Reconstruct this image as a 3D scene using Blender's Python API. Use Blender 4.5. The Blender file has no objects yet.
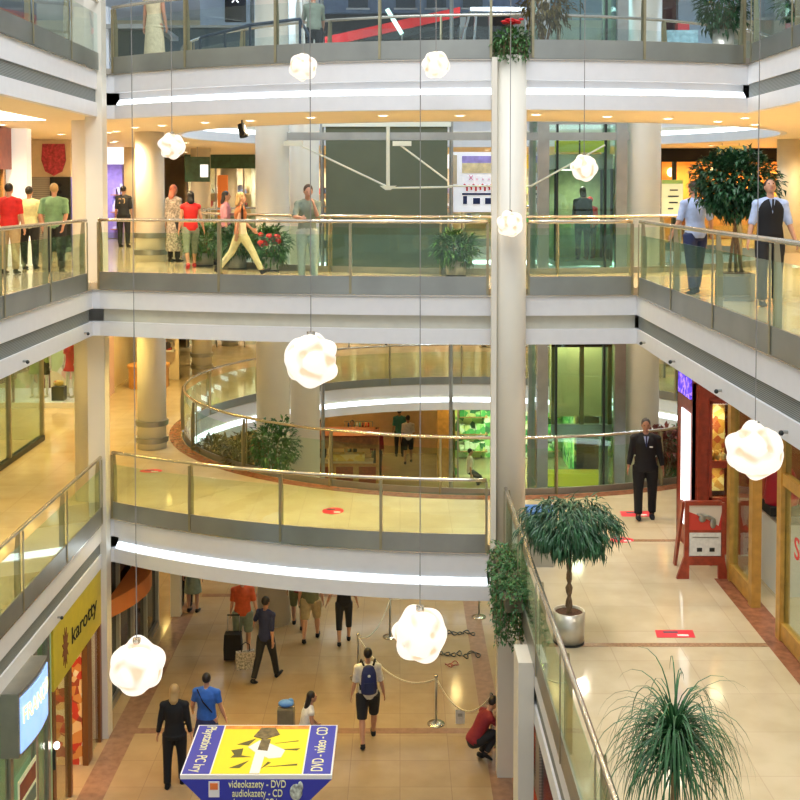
import bpy, bmesh, math, random
from mathutils import Vector, Matrix, Euler
from mathutils.geometry import tessellate_polygon
random.seed(7)
R = math.radians; PI = math.pi
sc = bpy.context.scene
col = sc.collection
# ------------------------------------------------------------------ camera, world, exposure
F = 1100.0; PITCH = R(2.1); EYE = 1.72; HY = 189 + F*math.tan(PITCH)
cam = bpy.data.objects.new('camera', bpy.data.cameras.new('camera')); col.objects.link(cam)
cam.location = (0, 0, EYE); cam.rotation_euler = (R(90)-PITCH, 0, 0)
cam.data.sensor_width = 36; cam.data.lens = F/800*36; cam.data.shift_y = (HY-400)/800
cam.data.clip_end = 200
sc.camera = cam
w = bpy.data.worlds.new('world'); sc.world = w; w.use_nodes = True
w.node_tree.nodes['Background'].inputs[0].default_value = (.90, .94, 1.0, 1)
w.node_tree.nodes['Background'].inputs[1].default_value = .75
sc.view_settings.view_transform = 'Standard'; sc.view_settings.look = 'None'
sc.view_settings.gamma = 1; sc.view_settings.use_curve_mapping = False
sc.view_settings.exposure = 0.2
def area(name, loc, sx, sy, power, color=(1, .86, .66), rot=(0, 0, 0)):
    l = bpy.data.lights.new(name, 'AREA'); l.shape = 'RECTANGLE'; l.size = sx; l.size_y = sy
    l.energy = power; l.color = color
    o = bpy.data.objects.new(name, l); o.location = loc; o.rotation_euler = rot; col.objects.link(o); return o
GOLD = (1, .69, .20); WARM = (1, .74, .29); WARM2 = (1, .90, .74)
area('skylight', (0, 11, 13), 9, 16, 2200, (.93, .97, 1))
def spots(x0, x1, y0, y1, nx, ny, z, power, color, size=155):
    for i in range(nx):
        for j in range(ny):
            l = bpy.data.lights.new('ceiling_lamp', 'SPOT'); l.energy = power/(nx*ny)*PI; l.color = color; l.spot_size = R(size); l.spot_blend = .9; l.shadow_soft_size = .15
            o = bpy.data.objects.new('ceiling_lamp', l); o.location = (x0+(x1-x0)*(i+.5)/nx, y0+(y1-y0)*(j+.5)/ny, z); col.objects.link(o)
spots(-14, 14, 26, 44, 4, 3, 8.95, 5200, (.66, .82, 1))
# lamps in the ceilings of the two lower storeys
for Zc, k in ((-1.02, 1.0), (-5.5, .5)):
    if Zc > -4:
        spots(-9, -6, 6, 22, 2, 5, Zc, 430*k, GOLD)
        spots(-14, -9.5, 23, 31, 2, 2, Zc, 340*k, GOLD)
        spots(2.2, 5.2, 5, 19, 2, 5, Zc, 135*k, WARM2)
    spots(-5, 1.6, 19.6, 22.2, 5, 1, Zc, 330*k, GOLD)
    spots(-8, 8, 37, 45, 4, 2, Zc, 620*k, WARM)
    spots(2.4, 6.8, 20, 22, 2, 1, Zc, 130*k, WARM2)
    spots(-8.2, -6.2, 24, 35, 1, 4, Zc, 380*k, GOLD)
    spots(10, 14, 22, 34, 1, 3, Zc, 200*k, WARM)

# ------------------------------------------------------------------ pixel helpers (points on real floors)
cP, sP = math.cos(PITCH), math.sin(PITCH)
def ray(px, py):
    yc = -(py-HY)/F
    return Vector(((px-400)/F, cP+yc*sP, -sP+yc*cP))
def on(px, py, Z):
    d = ray(px, py); t = (Z-EYE)/d.z
    return Vector((d.x*t, d.y*t, Z))
def at(px, py, Y):
    d = ray(px, py); t = Y/d.y
    return Vector((d.x*t, Y, EYE+d.z*t))

# ------------------------------------------------------------------ materials
MATS = {}
def mat(name, c, rough=.5, metal=0, emit=0, noise=.0, nscale=6, ecol=None, bump=0, coat=0):
    if name in MATS: return MATS[name]
    m = bpy.data.materials.new(name); m.use_nodes = True; nt = m.node_tree; b = nt.nodes['Principled BSDF']
    b.inputs['Roughness'].default_value = rough; b.inputs['Metallic'].default_value = metal
    b.inputs['Base Color'].default_value = (*c, 1)
    if coat: b.inputs['Coat Weight'].default_value = coat
    if emit:
        b.inputs['Emission Color'].default_value = (*(ecol or c), 1); b.inputs['Emission Strength'].default_value = emit
    if noise or bump:
        tc = nt.nodes.new('ShaderNodeTexCoord'); n = nt.nodes.new('ShaderNodeTexNoise'); n.inputs['Scale'].default_value = nscale
        n.inputs['Detail'].default_value = 5
        nt.links.new(tc.outputs['Object'], n.inputs['Vector'])
        if noise:
            r = nt.nodes.new('ShaderNodeValToRGB')
            r.color_ramp.elements[0].position = .3; r.color_ramp.elements[1].position = .7
            r.color_ramp.elements[0].color = (*[max(0, x*(1-noise)) for x in c], 1)
            r.color_ramp.elements[1].color = (*[min(1, x*(1+noise)) for x in c], 1)
            nt.links.new(n.outputs['Fac'], r.inputs[0]); nt.links.new(r.outputs[0], b.inputs['Base Color'])
        if bump:
            bp = nt.nodes.new('ShaderNodeBump'); bp.inputs['Strength'].default_value = bump
            nt.links.new(n.outputs['Fac'], bp.inputs['Height']); nt.links.new(bp.outputs[0], b.inputs['Normal'])
    MATS[name] = m; return m
def floor_mat(name, c1, c2, mortar, size=.9, rough=.12):
    m = bpy.data.materials.new(name); m.use_nodes = True; nt = m.node_tree; b = nt.nodes['Principled BSDF']
    tc = nt.nodes.new('ShaderNodeTexCoord'); br = nt.nodes.new('ShaderNodeTexBrick'); n = nt.nodes.new('ShaderNodeTexNoise')
    br.offset = 0; br.inputs['Scale'].default_value = 1
    br.inputs['Brick Width'].default_value = size; br.inputs['Row Height'].default_value = size
    br.inputs['Mortar Size'].default_value = .006; br.inputs['Bias'].default_value = 0
    br.inputs['Color1'].default_value = (*c1, 1); br.inputs['Color2'].default_value = (*c2, 1); br.inputs['Mortar'].default_value = (*mortar, 1)
    n.inputs['Scale'].default_value = 2.3; n.inputs['Detail'].default_value = 6
    mx = nt.nodes.new('ShaderNodeMix'); mx.data_type = 'RGBA'; mx.blend_type = 'MULTIPLY'; mx.inputs[0].default_value = .35
    rp = nt.nodes.new('ShaderNodeValToRGB'); rp.color_ramp.elements[0].position = .35; rp.color_ramp.elements[1].position = .65
    rp.color_ramp.elements[0].color = (.72, .68, .6, 1); rp.color_ramp.elements[1].color = (1, 1, 1, 1)
    L = nt.links.new
    L(tc.outputs['Object'], br.inputs['Vector']); L(tc.outputs['Object'], n.inputs['Vector'])
    L(n.outputs['Fac'], rp.inputs[0]); L(br.outputs['Color'], mx.inputs[6]); L(rp.outputs[0], mx.inputs[7])
    L(mx.outputs[2], b.inputs['Base Color']); b.inputs['Roughness'].default_value = rough
    b.inputs['Specular IOR Level'].default_value = .6
    return m
def glass_mat(name, tint=(.82, .95, .86), gl=.10):
    m = bpy.data.materials.new(name); m.use_nodes = True; nt = m.node_tree; nt.nodes.clear()
    o = nt.nodes.new('ShaderNodeOutputMaterial'); t = nt.nodes.new('ShaderNodeBsdfTransparent'); g = nt.nodes.new('ShaderNodeBsdfGlossy')
    t.inputs[0].default_value = (*tint, 1); g.inputs['Roughness'].default_value = .02; g.inputs[0].default_value = (.9, 1, .95, 1)
    mx = nt.nodes.new('ShaderNodeMixShader'); lw = nt.nodes.new('ShaderNodeLayerWeight'); pw = nt.nodes.new('ShaderNodeMath'); pw.operation = 'POWER'; pw.inputs[1].default_value = 4
    ad = nt.nodes.new('ShaderNodeMath'); ad.operation = 'MULTIPLY_ADD'; ad.inputs[1].default_value = .6; ad.inputs[2].default_value = gl
    L = nt.links.new; L(lw.outputs['Facing'], pw.inputs[0]); L(pw.outputs[0], ad.inputs[0]); L(ad.outputs[0], mx.inputs[0]); L(t.outputs[0], mx.inputs[1]); L(g.outputs[0], mx.inputs[2]); L(mx.outputs[0], o.inputs[0])
    return m
def ribbed(name, c1, c2, scale):
    m = bpy.data.materials.new(name); m.use_nodes = True; nt = m.node_tree; b = nt.nodes['Principled BSDF']
    tc = nt.nodes.new('ShaderNodeTexCoord'); wv = nt.nodes.new('ShaderNodeTexWave'); wv.bands_direction = 'Z'; wv.inputs['Scale'].default_value = scale
    r = nt.nodes.new('ShaderNodeValToRGB'); r.color_ramp.elements[0].color = (*c1, 1); r.color_ramp.elements[1].color = (*c2, 1)
    L = nt.links.new; L(tc.outputs['Object'], wv.inputs['Vector']); L(wv.outputs['Fac'], r.inputs[0]); L(r.outputs[0], b.inputs['Base Color'])
    b.inputs['Roughness'].default_value = .6
    return m
white = mat('white_paint', (.72, .72, .73), .45, noise=.02)
column_m = mat('column_paint', (.74, .70, .60), .45, noise=.02, nscale=2)
cream = mat('cream_paint', (.80, .70, .50), .5, noise=.03)
soffit = mat('soffit_paint', (.84, .72, .50), .6, noise=.02)
steel = mat('brushed_steel', (.40, .40, .37), .33, .85, noise=.10, nscale=3)
kick = mat('kick_steel', (.33, .34, .31), .36, .75, noise=.12, nscale=1.2)
rail_m = mat('rail_steel', (.62, .58, .50), .25, .9, noise=.05)
post_m = mat('post_bronze', (.36, .32, .20), .35, .7, noise=.1)
dark = mat('dark_metal', (.03, .035, .035), .4, .4)
black = mat('black', (.006, .006, .008), .85)
vent = ribbed('vent_slats', (.07, .08, .075), (.30, .32, .30), 14)
cove = mat('cove_light', (.9, .95, 1), .5, emit=2.6, ecol=(.84, .93, 1))
cove_off = mat('cove_unlit', (.62, .60, .50), .5, noise=.04)
glass = glass_mat('rail_glass', (.88, .96, .90), .03)
glass_top = glass_mat('rail_glass_top', (.92, .96, .97), .03)
clear = glass_mat('shop_glass', (.86, .93, .90), .05)
greeng = glass_mat('green_glass', (.84, .96, .88), .05)
F0 = floor_mat('floor_ground', (.40, .29, .17), (.36, .255, .145), (.30, .21, .13), .9, .11)
F1 = floor_mat('floor_first', (.60, .50, .34), (.55, .455, .30), (.50, .40, .27), .95, .08)
F2 = floor_mat('floor_second', (.66, .52, .33), (.62, .48, .30), (.5, .4, .28), .95, .12)
F3 = floor_mat('floor_third', (.6, .55, .48), (.56, .5, .44), (.4, .36, .3), .95, .15)
inlay = mat('red_granite', (.27, .105, .055), .2, noise=.3, nscale=9)
wood = mat('red_wood', (.30, .045, .02), .35, noise=.25, nscale=9)
gold = mat('gold_wood', (.46, .25, .05), .35, noise=.2, nscale=7)
oak = mat('oak', (.50, .24, .08), .4, noise=.25, nscale=8)
orangew = mat('orange_wall', (.85, .38, .08), .5, noise=.06, nscale=1.5)
leafg = mat('leaf_green', (.035, .13, .03), .4, noise=.5, nscale=9)
leafd = mat('leaf_dark', (.02, .085, .03), .4, noise=.5, nscale=9)
leafr = mat('leaf_red', (.16, .03, .02), .5, noise=.5, nscale=9)
redm = mat('red', (.62, .015, .02), .45)
white_e = mat('light_panel', (1, .97, .9), .5, emit=2.2)
bark = mat('bark', (.20, .13, .07), .8, noise=.3, nscale=20)
soil = mat('soil', (.12, .06, .035), .9, noise=.4, nscale=30)

# ------------------------------------------------------------------ mesh builder
class MB:
    def __init__(s): s.v = []; s.f = []; s.m = []
    def add(s, vs, fs, mi=0):
        n = len(s.v); s.v += [Vector(p) for p in vs]; s.f += [tuple(i+n for i in f) for f in fs]; s.m += [mi]*len(fs)
    def box(s, c, d, rot=None, mi=0):
        c = Vector(c); d = Vector(d)/2
        vs = [Vector((x*d.x, y*d.y, z*d.z)) for x in (-1, 1) for y in (-1, 1) for z in (-1, 1)]
        if rot: 
            e = Euler(rot).to_matrix(); vs = [e@p for p in vs]
        s.add([p+c for p in vs], [(0, 1, 3, 2), (4, 6, 7, 5), (0, 4, 5, 1), (2, 3, 7, 6), (0, 2, 6, 4), (1, 5, 7, 3)], mi); return s
    def b2(s, x0, x1, y0, y1, z0, z1, mi=0): return s.box(((x0+x1)/2, (y0+y1)/2, (z0+z1)/2), (abs(x1-x0), abs(y1-y0), abs(z1-z0)), None, mi)
    def loft(s, cs, rs, xa=None, n=12, mi=0, cap=True):
        cs = [Vector(c) for c in cs]; rs = [(r, r) if not hasattr(r, '__len__') else r for r in rs]
        rings = []; prev = None
        for i, c in enumerate(cs):
            t = (cs[min(i+1, len(cs)-1)]-cs[max(i-1, 0)])
            if t.length < 1e-9: t = Vector((0, 0, 1))
            t.normalize()
            a = Vector(xa) if xa else (prev or (Vector((1, 0, 0)) if abs(t.x) < .9 else Vector((0, 1, 0))))
            a = (a - t*a.dot(t)); a.normalize(); prev = a; b = t.cross(a)
            rings.append([c + a*math.cos(2*PI*k/n)*rs[i][0] + b*math.sin(2*PI*k/n)*rs[i][1] for k in range(n)])
        vs = [p for r in rings for p in r]; fs = []
        for i in range(len(rings)-1):
            for k in range(n):
                k2 = (k+1) % n; fs.append((i*n+k, i*n+k2, (i+1)*n+k2, (i+1)*n+k))
        if cap: fs.append(tuple(range(n-1, -1, -1))); fs.append(tuple(range((len(rings)-1)*n, len(rings)*n)))
        s.add(vs, fs, mi); return s
    def tube(s, pts, r, n=8, mi=0): return s.loft(pts, [r]*len(pts), None, n, mi)
    def cyl(s, x, y, z0, z1, r, n=24, mi=0, r2=None): return s.loft([(x, y, z0), (x, y, z1)], [r, r2 if r2 is not None else r], (1, 0, 0), n, mi)
    def lathe(s, x, y, prof, n=24, mi=0):
        return s.loft([(x, y, z) for r, z in prof], [r for r, z in prof], (1, 0, 0), n, mi) if False else s._lathe(x, y, prof, n, mi)
    def _lathe(s, x, y, prof, n, mi):
        vs = []; fs = []
        for r, z in prof:
            for k in range(n): vs.append((x+r*math.cos(2*PI*k/n), y+r*math.sin(2*PI*k/n), z))
        for i in range(len(prof)-1):
            for k in range(n): k2 = (k+1) % n; fs.append((i*n+k, i*n+k2, (i+1)*n+k2, (i+1)*n+k))
        s.add(vs, fs, mi); return s
    def ell(s, c, r, n=14, mi=0, rot=None):
        c = Vector(c); vs = []; fs = []; m = n//2+1
        e = Euler(rot).to_matrix() if rot else Matrix.Identity(3)
        for i in range(m+1):
            a = PI*i/m
            for k in range(n):
                b = 2*PI*k/n; vs.append(c+e@Vector((r[0]*math.sin(a)*math.cos(b), r[1]*math.sin(a)*math.sin(b), r[2]*math.cos(a))))
        for i in range(m):
            for k in range(n): k2 = (k+1) % n; fs.append((i*n+k, (i+1)*n+k, (i+1)*n+k2, i*n+k2))
        s.add(vs, fs, mi); return s
    def prism(s, poly, axis, a, b, mi=0):
        """poly: 2-D outline in the other two axes, extruded along axis from a to b"""
        def P(u, v, t): return {'x': (t, u, v), 'y': (u, t, v), 'z': (u, v, t)}[axis]
        n = len(poly); vs = [P(u, v, a) for u, v in poly]+[P(u, v, b) for u, v in poly]
        fs = [tuple(range(n-1, -1, -1)), tuple(range(n, 2*n))]+[(k, (k+1) % n, n+(k+1) % n, n+k) for k in range(n)]
        s.add(vs, fs, mi); return s
    def sweep(s, path, prof, closed=False, mi=0):
        """path 2-D; prof closed list of (offset to the right, z)"""
        nrm = normals(path, closed); n = len(prof); vs = []; fs = []
        for (x, y), (nx, ny) in zip(path, nrm):
            for o, z in prof: vs.append((x+nx*o, y+ny*o, z))
        m = len(path)
        for i in range(m if closed else m-1):
            j = (i+1) % m
            for k in range(n): k2 = (k+1) % n; fs.append((i*n+k, i*n+k2, j*n+k2, j*n+k))
        if not closed: fs.append(tuple(range(n-1, -1, -1))); fs.append(tuple(range((m-1)*n, m*n)))
        s.add(vs, fs, mi); return s
    def build(s, name, mats, parent=None, smooth=False, local=False):
        if not isinstance(mats, (list, tuple)): mats = [mats]
        me = bpy.data.meshes.new(name)
        off = Vector((0, 0, 0))
        if parent is not None and not local:
            p = parent
            while p is not None: off += p.location; p = p.parent
        me.from_pydata([tuple(v-off) for v in s.v], [], s.f)
        for m in mats: me.materials.append(m)
        if len(mats) > 1: me.polygons.foreach_set('material_index', s.m)
        bm = bmesh.new(); bm.from_mesh(me); bmesh.ops.recalc_face_normals(bm, faces=bm.faces); bm.to_mesh(me); bm.free()
        if smooth: me.polygons.foreach_set('use_smooth', [True]*len(me.polygons))
        me.update()
        o = bpy.data.objects.new(name, me); col.objects.link(o)
        if parent is not None: o.parent = parent
        return o
def normals(path, closed=False):
    m = len(path); out = []
    for i in range(m):
        ds = []
        for a, b in ((i-1, i), (i, i+1)):
            if closed: a %= m; b %= m
            elif a < 0 or b >= m: continue
            d = Vector(path[b])-Vector(path[a])
            if d.length > 1e-9: ds.append(Vector((d.y, -d.x)).normalized())
        nn = sum(ds, Vector((0, 0)))/len(ds); l = nn.length; nn = nn/(l*l) if l > .3 else nn
        out.append((nn.x, nn.y))
    return out
def offset(path, o, closed=False): return [(p[0]+n[0]*o, p[1]+n[1]*o) for p, n in zip(path, normals(path, closed))]
def tag(o, label, cat, group=None, kind=None):
    if label: o['label'] = label
    if cat: o['category'] = cat
    if group: o['group'] = group
    if kind: o['kind'] = kind
    return o
def thing(name, label, cat, loc=(0, 0, 0), rz=0, group=None):
    o = bpy.data.objects.new(name, None); col.objects.link(o); o.location = loc; o.rotation_euler = (0, 0, rz); o.empty_display_size = .2
    return tag(o, label, cat, group)
def one(mb, name, m, label, cat, group=None, smooth=False): return tag(mb.build(name, m, None, smooth), label, cat, group)
def struct(name, mb, m, smooth=False): return tag(mb.build(name, m, None, smooth), None, None, None, 'structure')
def copy_tree(o, parent=None):
    c = o.copy(); col.objects.link(c)
    if parent is not None: c.parent = parent
    for ch in list(o.children): copy_tree(ch, c)
    return c
def text(body, size, M, m, parent, name='lettering', ext=.004, align='CENTER', wmax=None):
    cu = bpy.data.curves.new(name, 'FONT'); cu.body = body; cu.size = size; cu.extrude = ext; cu.align_x = align; cu.align_y = 'CENTER'
    t = bpy.data.objects.new('t', cu); col.objects.link(t)
    dg = bpy.context.evaluated_depsgraph_get(); me = bpy.data.meshes.new_from_object(t.evaluated_get(dg))
    bpy.data.objects.remove(t)
    if wmax:
        xs = [v.co.x for v in me.vertices]; s = wmax/max(1e-6, max(xs)-min(xs)); me.transform(Matrix.Diagonal((s, 1, 1, 1)))
    me.transform(M); me.materials.clear(); me.materials.append(m)
    o = bpy.data.objects.new(name, me); col.objects.link(o)
    if parent is not None: 
        o.parent = parent; me.transform(Matrix.Translation(-parent.location))
    return o
def TM(loc, rx=90, ry=0, rz=0): return Matrix.Translation(loc) @ Euler((R(rx), R(ry), R(rz))).to_matrix().to_4x4()

# ------------------------------------------------------------------ levels and outlines
ZL = {0: -8.75, 1: -4.48, 2: 0.0, 3: 4.04}
XL = -5.65; XR = {1: 1.8, 2: 4.12, 3: 6.15}
def arc(x0, x1, yc, rad, n=26):
    return [(x0+(x1-x0)*i/n, yc+rad-math.sqrt(rad*rad-(x0+(x1-x0)*i/n-1.85)**2)) for i in range(n+1)]
ARC = {1: arc(-5.5, 1.8, 18.9, 14.4), 2: arc(-5.5, XR[2], 18.95, 24), 3: arc(-5.5, XR[3], 18.75, 12)}
YN = 3.0
def outline(l):
    a = ARC[l]
    return [(XL, YN), (XL, a[0][1]-.25), (XL+.01, a[0][1])]+a+([(XR[l], YN)])
VC = (2.0, 28.8); VR = (7.6, 6.7)
ellipse = [(VC[0]+VR[0]*math.cos(-2*PI*k/72+PI/2), VC[1]+VR[1]*math.sin(-2*PI*k/72+PI/2)) for k in range(72)]
def slab(name, l, z0, z1, m, ins):
    path = offset(outline(l), -ins); outer = [(-16, YN)] + [(-16, 48), (17, 48), (17, YN)] + path[::-1]
    hole = offset(ellipse, -ins, True)
    # split the ring with a seam so that it tessellates cleanly
    loops = [[Vector((x, y, 0)) for x, y in outer], [Vector((x, y, 0)) for x, y in hole]]
    tr = tessellate_polygon(loops); pts = outer+hole; n = len(pts)
    mb = MB(); mb.add([(x, y, z1) for x, y in pts]+[(x, y, z0) for x, y in pts], [t for t in tr]+[tuple(i+n for i in t[::-1]) for t in tr])
    for st, ln in ((0, len(outer)), (len(outer), len(hole))):
        b = len(mb.v)
        mb.f += [(st+i, st+(i+1) % ln, n+st+(i+1) % ln, n+st+i) for i in range(ln)]; mb.m += [0]*ln
    return struct(name, mb, m)
for l in (1, 2, 3):
    Z = ZL[l]
    slab('floor', l, Z-.13, Z, {1: F1, 2: F2, 3: F3}[l], .04)
    slab('ceiling', l, Z-.97, Z-.92, soffit, .15)
    out = outline(l)
    a = ARC[l]; bridge = a if l != 1 else [p for p in a if p[0] < 1.79]
    def band(path, z0, z1, m, o0=-.14, o1=0, closed=False, name='trim'):
        struct(name, MB().sweep(path, [(o0, Z+z0), (o1, Z+z0), (o1, Z+z1), (o0, Z+z1)], closed), m)
    band(out, -.47, -.131, white); band(out, -.97, -.71, white)
    band(out, -.135, -.115, rail_m, -.02, .03)
    left = [(XL, YN), (XL, a[0][1]-.1)]; right = [(XR[l], a[-1][1]), (XR[l], YN)]
    band(left, -.71, -.47, vent, -.16, -.03); band(right, -.71, -.47, vent, -.16, -.03)
    band(bridge, -.71, -.47, cove_off if l == 2 else white, -.17, -.12)
    if l != 2:
        st = MB().sweep(bridge, [(-.115, Z-.705), (-.05, Z-.705), (-.05, Z-.685), (-.115, Z-.60)])
        one(st, 'cove_light', cove, {1: 'long curved cool white light strip in the lowest curved balcony edge', 3: 'long curved cool white light strip in the topmost curved balcony edge'}[l], 'light')
    # the inner round opening
    band(ellipse, -.47, -.131, white, closed=True); band(ellipse, -.97, -.71, white, closed=True)
    band(ellipse, -.71, -.47, cove_off, -.17, -.12, True)
    st = MB().sweep(ellipse, [(-.115, Z-.70), (-.02, Z-.70), (-.02, Z-.64), (-.115, Z-.58)], True)
    one(st, 'cove_light', cove, {1: 'cool white light strip round the inner opening above the ground floor stall', 2: 'cool white light strip round the inner opening at the middle storey', 3: 'cool white light strip round the inner opening in the uppermost ceiling'}[l], 'light')
struct('floor', MB().b2(-16, 17, YN, 48, ZL[0]-.2, ZL[0]), F0)

# ------------------------------------------------------------------ outer walls
struct('wall_back', MB().b2(-16, 17, 47.8, 48, ZL[0], 9.0), cream)
struct('wall_left', MB().b2(-16.2, -16, YN, 48, ZL[0], 9.0), cream)
struct('wall_right', MB().b2(17, 17.2, YN, 48, ZL[0], 9.0), cream)
bluew = mat('cool_wall', (.50, .60, .74), .4, noise=.08, nscale=.6)
struct('ceiling', MB().b2(-16, 17, 23, 48, 9.0, 9.2), mat('roof_ceiling', (.55, .62, .74), .5, noise=.1, nscale=.5))

# ------------------------------------------------------------------ columns
def column(x, y, r, z0, z1, label, rings=(), sq=False, m=column_m, n=40):
    t = thing('column', label, 'column', (x, y, z0))
    mb = MB()
    if sq: mb.b2(x-sq[0], x+sq[0], y-sq[1], y+sq[1], z0, z1)
    else: mb.cyl(x, y, z0, z1, r, n)
    mb.build('shaft', m, t, smooth=False)
    if not sq:
        for p in t.children[0].data.polygons: p.use_smooth = len(p.vertices) == 4
    for z in rings:
        g = MB(); g._lathe(x, y, [(r+.0, z-.06), (r+.05, z-.06), (r+.05, z+.06), (r+.0, z+.06)], 32, 0); g.build('bumper_ring', steel, t)
    return t
column(-5.72, 20.75, .2, ZL[0], 9, 'slim pale square column at the corner of the left galleries', sq=(.16, .16))
column(-6.17, 21.9, .34, ZL[1], 9, 'round cream column just behind the slim square corner column')
column(1.885, 18.86, .28, ZL[1]-.97, ZL[3]-.06, 'tall round pale column rising through the middle of the curved balconies')
column(1.9, 19.35, .17, ZL[0], ZL[1]-.97, 'slim squared lower shaft under the tall central column', sq=(.17, .15))
struct('trim', MB().b2(1.55, 1.64, 18.60, 18.74, ZL[1]-.97, ZL[3]-.1), column_m)
column(1.69, 14.8, .2, ZL[0], ZL[1]-.14, 'square pale pier below the hanging ivy at the right gallery edge', sq=(.105, .3))
for x, y, r, lab in ((-3.05, 26.3, .4, 'thick round cream column inside the round opening behind the leaning man'),
                     (5.8, 26.3, .42, 'thick round pale column beside the glass lift'),
                     (-2.45, 28.2, .38, 'round bluish pale column half hidden behind the thick cream one')):
    column(x, y, r, ZL[0], ZL[3]-.97 if 0 else 9, lab)
for x, y, r, lab in ((-5.95, 26.2, .34, 'round cream column with two steel bumper rings on the bridge'),
                     (-6.7, 37, .33, 'round cream column far behind, beside the ringed column'),
                     (-6.75, 43.5, .33, 'farthest round cream column at the back of the hall'),
                     (-5.9, 45.5, .25, 'slim cream column against the back wall')):
    for l in (1, 2):
        column(x, y, r, ZL[l], ZL[l+1]-.97, lab+(' on the storey of the walking shoppers' if l == 2 else ' on the storey below the shoppers'),
               rings=(ZL[l]+.22, ZL[l]+.62))
column(10.6, 30, .32, 0, ZL[3]-.97, 'yellow lit column behind the man in the black vest', m=cream)

# ------------------------------------------------------------------ railings
def resample(path, step):
    L = [0]
    for a, b in zip(path, path[1:]): L.append(L[-1]+math.dist(a, b))
    n = max(1, round(L[-1]/step)); out = []
    for i in range(n+1):
        s = L[-1]*i/n; k = 0
        while k < len(L)-2 and L[k+1] < s: k += 1
        f = (s-L[k])/max(1e-9, L[k+1]-L[k]); out.append((path[k][0]+(path[k+1][0]-path[k][0])*f, path[k][1]+(path[k+1][1]-path[k][1])*f))
    return out
def railing(path, l, label, spacing=2.05, closed=False, kickz=.21, gl=None, ends=True):
    Z = ZL[l]; t = thing('glass_railing', label, 'railing', (path[0][0], path[0][1], Z))
    if closed: path = path+[path[0]]
    fine = resample(path, .35)
    if closed: fine = fine[:-1]
    MB().sweep(fine, [(.005, Z+.01 if False else Z-.11), (.035, Z-.11), (.035, Z+kickz), (.005, Z+kickz)], closed).build('kick_plate', kick, t)
    hr = [( .02+.032*math.cos(2*PI*k/10), Z+1.16+.032*math.sin(2*PI*k/10)) for k in range(10)]
    MB().sweep(fine, hr, closed).build('handrail', rail_m, t, smooth=True)
    ps = resample(path, spacing); nn = normals(ps)
    for i, (p, n) in enumerate(zip(ps, nn)):
        if closed and i == len(ps)-1: break
        d = Vector((n[0], n[1])).normalized(); tx = Vector((-d.y, d.x))
        mb = MB(); 
        q = [(-.09, -.0), (.0, -.0), (.0, 1.13), (-.05, 1.13), (-.09, .75)]
        vs = []
        for s in (-.014, .014):
            for o, z in q: vs.append((p[0]+d.x*o+tx.x*s, p[1]+d.y*o+tx.y*s, Z+z+.002))
        mb.add(vs, [(4, 3, 2, 1, 0), (5, 6, 7, 8, 9)]+[(k, (k+1) % 5, 5+(k+1) % 5, 5+k) for k in range(5)])
        # outer flat on the void side, over the kick plate
        vs = []
        for s in (-.022, .022):
            for o, z in ((.04, -.1), (.052, -.1), (.052, 1.12), (.04, 1.12)): vs.append((p[0]+d.x*o+tx.x*s, p[1]+d.y*o+tx.y*s, Z+z))
        mb.add(vs, [(3, 2, 1, 0), (4, 5, 6, 7)]+[(k, (k+1) % 4, 4+(k+1) % 4, 4+k) for k in range(4)])
        mb.build('post', post_m, t)
    # one pane per bay
    for a, b in zip(ps, ps[1:]):
        k = max(1, int(math.dist(a, b)/.5)); seg = []
        # follow the curve
        L0 = []
        idx = resample(path, spacing/6)
        pts = [q for q in idx if (Vector(q)-Vector(a)).dot(Vector(b)-Vector(a)) > .03 and (Vector(q)-Vector(b)).dot(Vector(a)-Vector(b)) > .03 and min(math.dist(q, a), math.dist(q, b)) < spacing*.62]
        pts.sort(key=lambda q: (Vector(q)-Vector(a)).dot(Vector(b)-Vector(a)))
        A = Vector(a)+(Vector(b)-Vector(a)).normalized()*.03; B = Vector(b)-(Vector(b)-Vector(a)).normalized()*.03
        pl = [tuple(A)]+pts+[tuple(B)]
        MB().sweep(pl, [(.012, Z+kickz+.01), (.022, Z+kickz+.01), (.022, Z+.93), (.012, Z+.93)]).build('glass_panel', glass_top if l == 3 else (gl or glass), t)
    return t
for l, nm in ((1, 'lowest'), (2, 'middle'), (3, 'topmost')):
    a = ARC[l]
    railing([(XL, YN+.2), (XL, a[0][1]-.42)], l, f'straight glass railing along the {nm} left gallery edge')
    a = resample(a, .1)
    if l == 1: railing([p for p in a if p[0] < 1.56], l, 'curved glass railing of the lowest bridge, left of the central column')
    else:
        railing([p for p in a if p[0] < 1.56], l, f'curved glass railing of the {nm} bridge, ending at the central column on its right')
        railing([p for p in a if p[0] > 2.2 and p[0] < XR[l]-.05], l, f'short curved glass railing of the {nm} bridge, starting at the central column')
    railing([(XR[l], a[-1][1]-(.3 if l > 1 else .55)), (XR[l], YN+.2)], l, f'straight glass railing along the {nm} right gallery edge', spacing=2.1 if l > 1 else 2.3)
    railing(ellipse, l, f'curved glass railing round the inner opening, {nm} storey', spacing=2.4, closed=True, kickz=.12, gl=glass)

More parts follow.
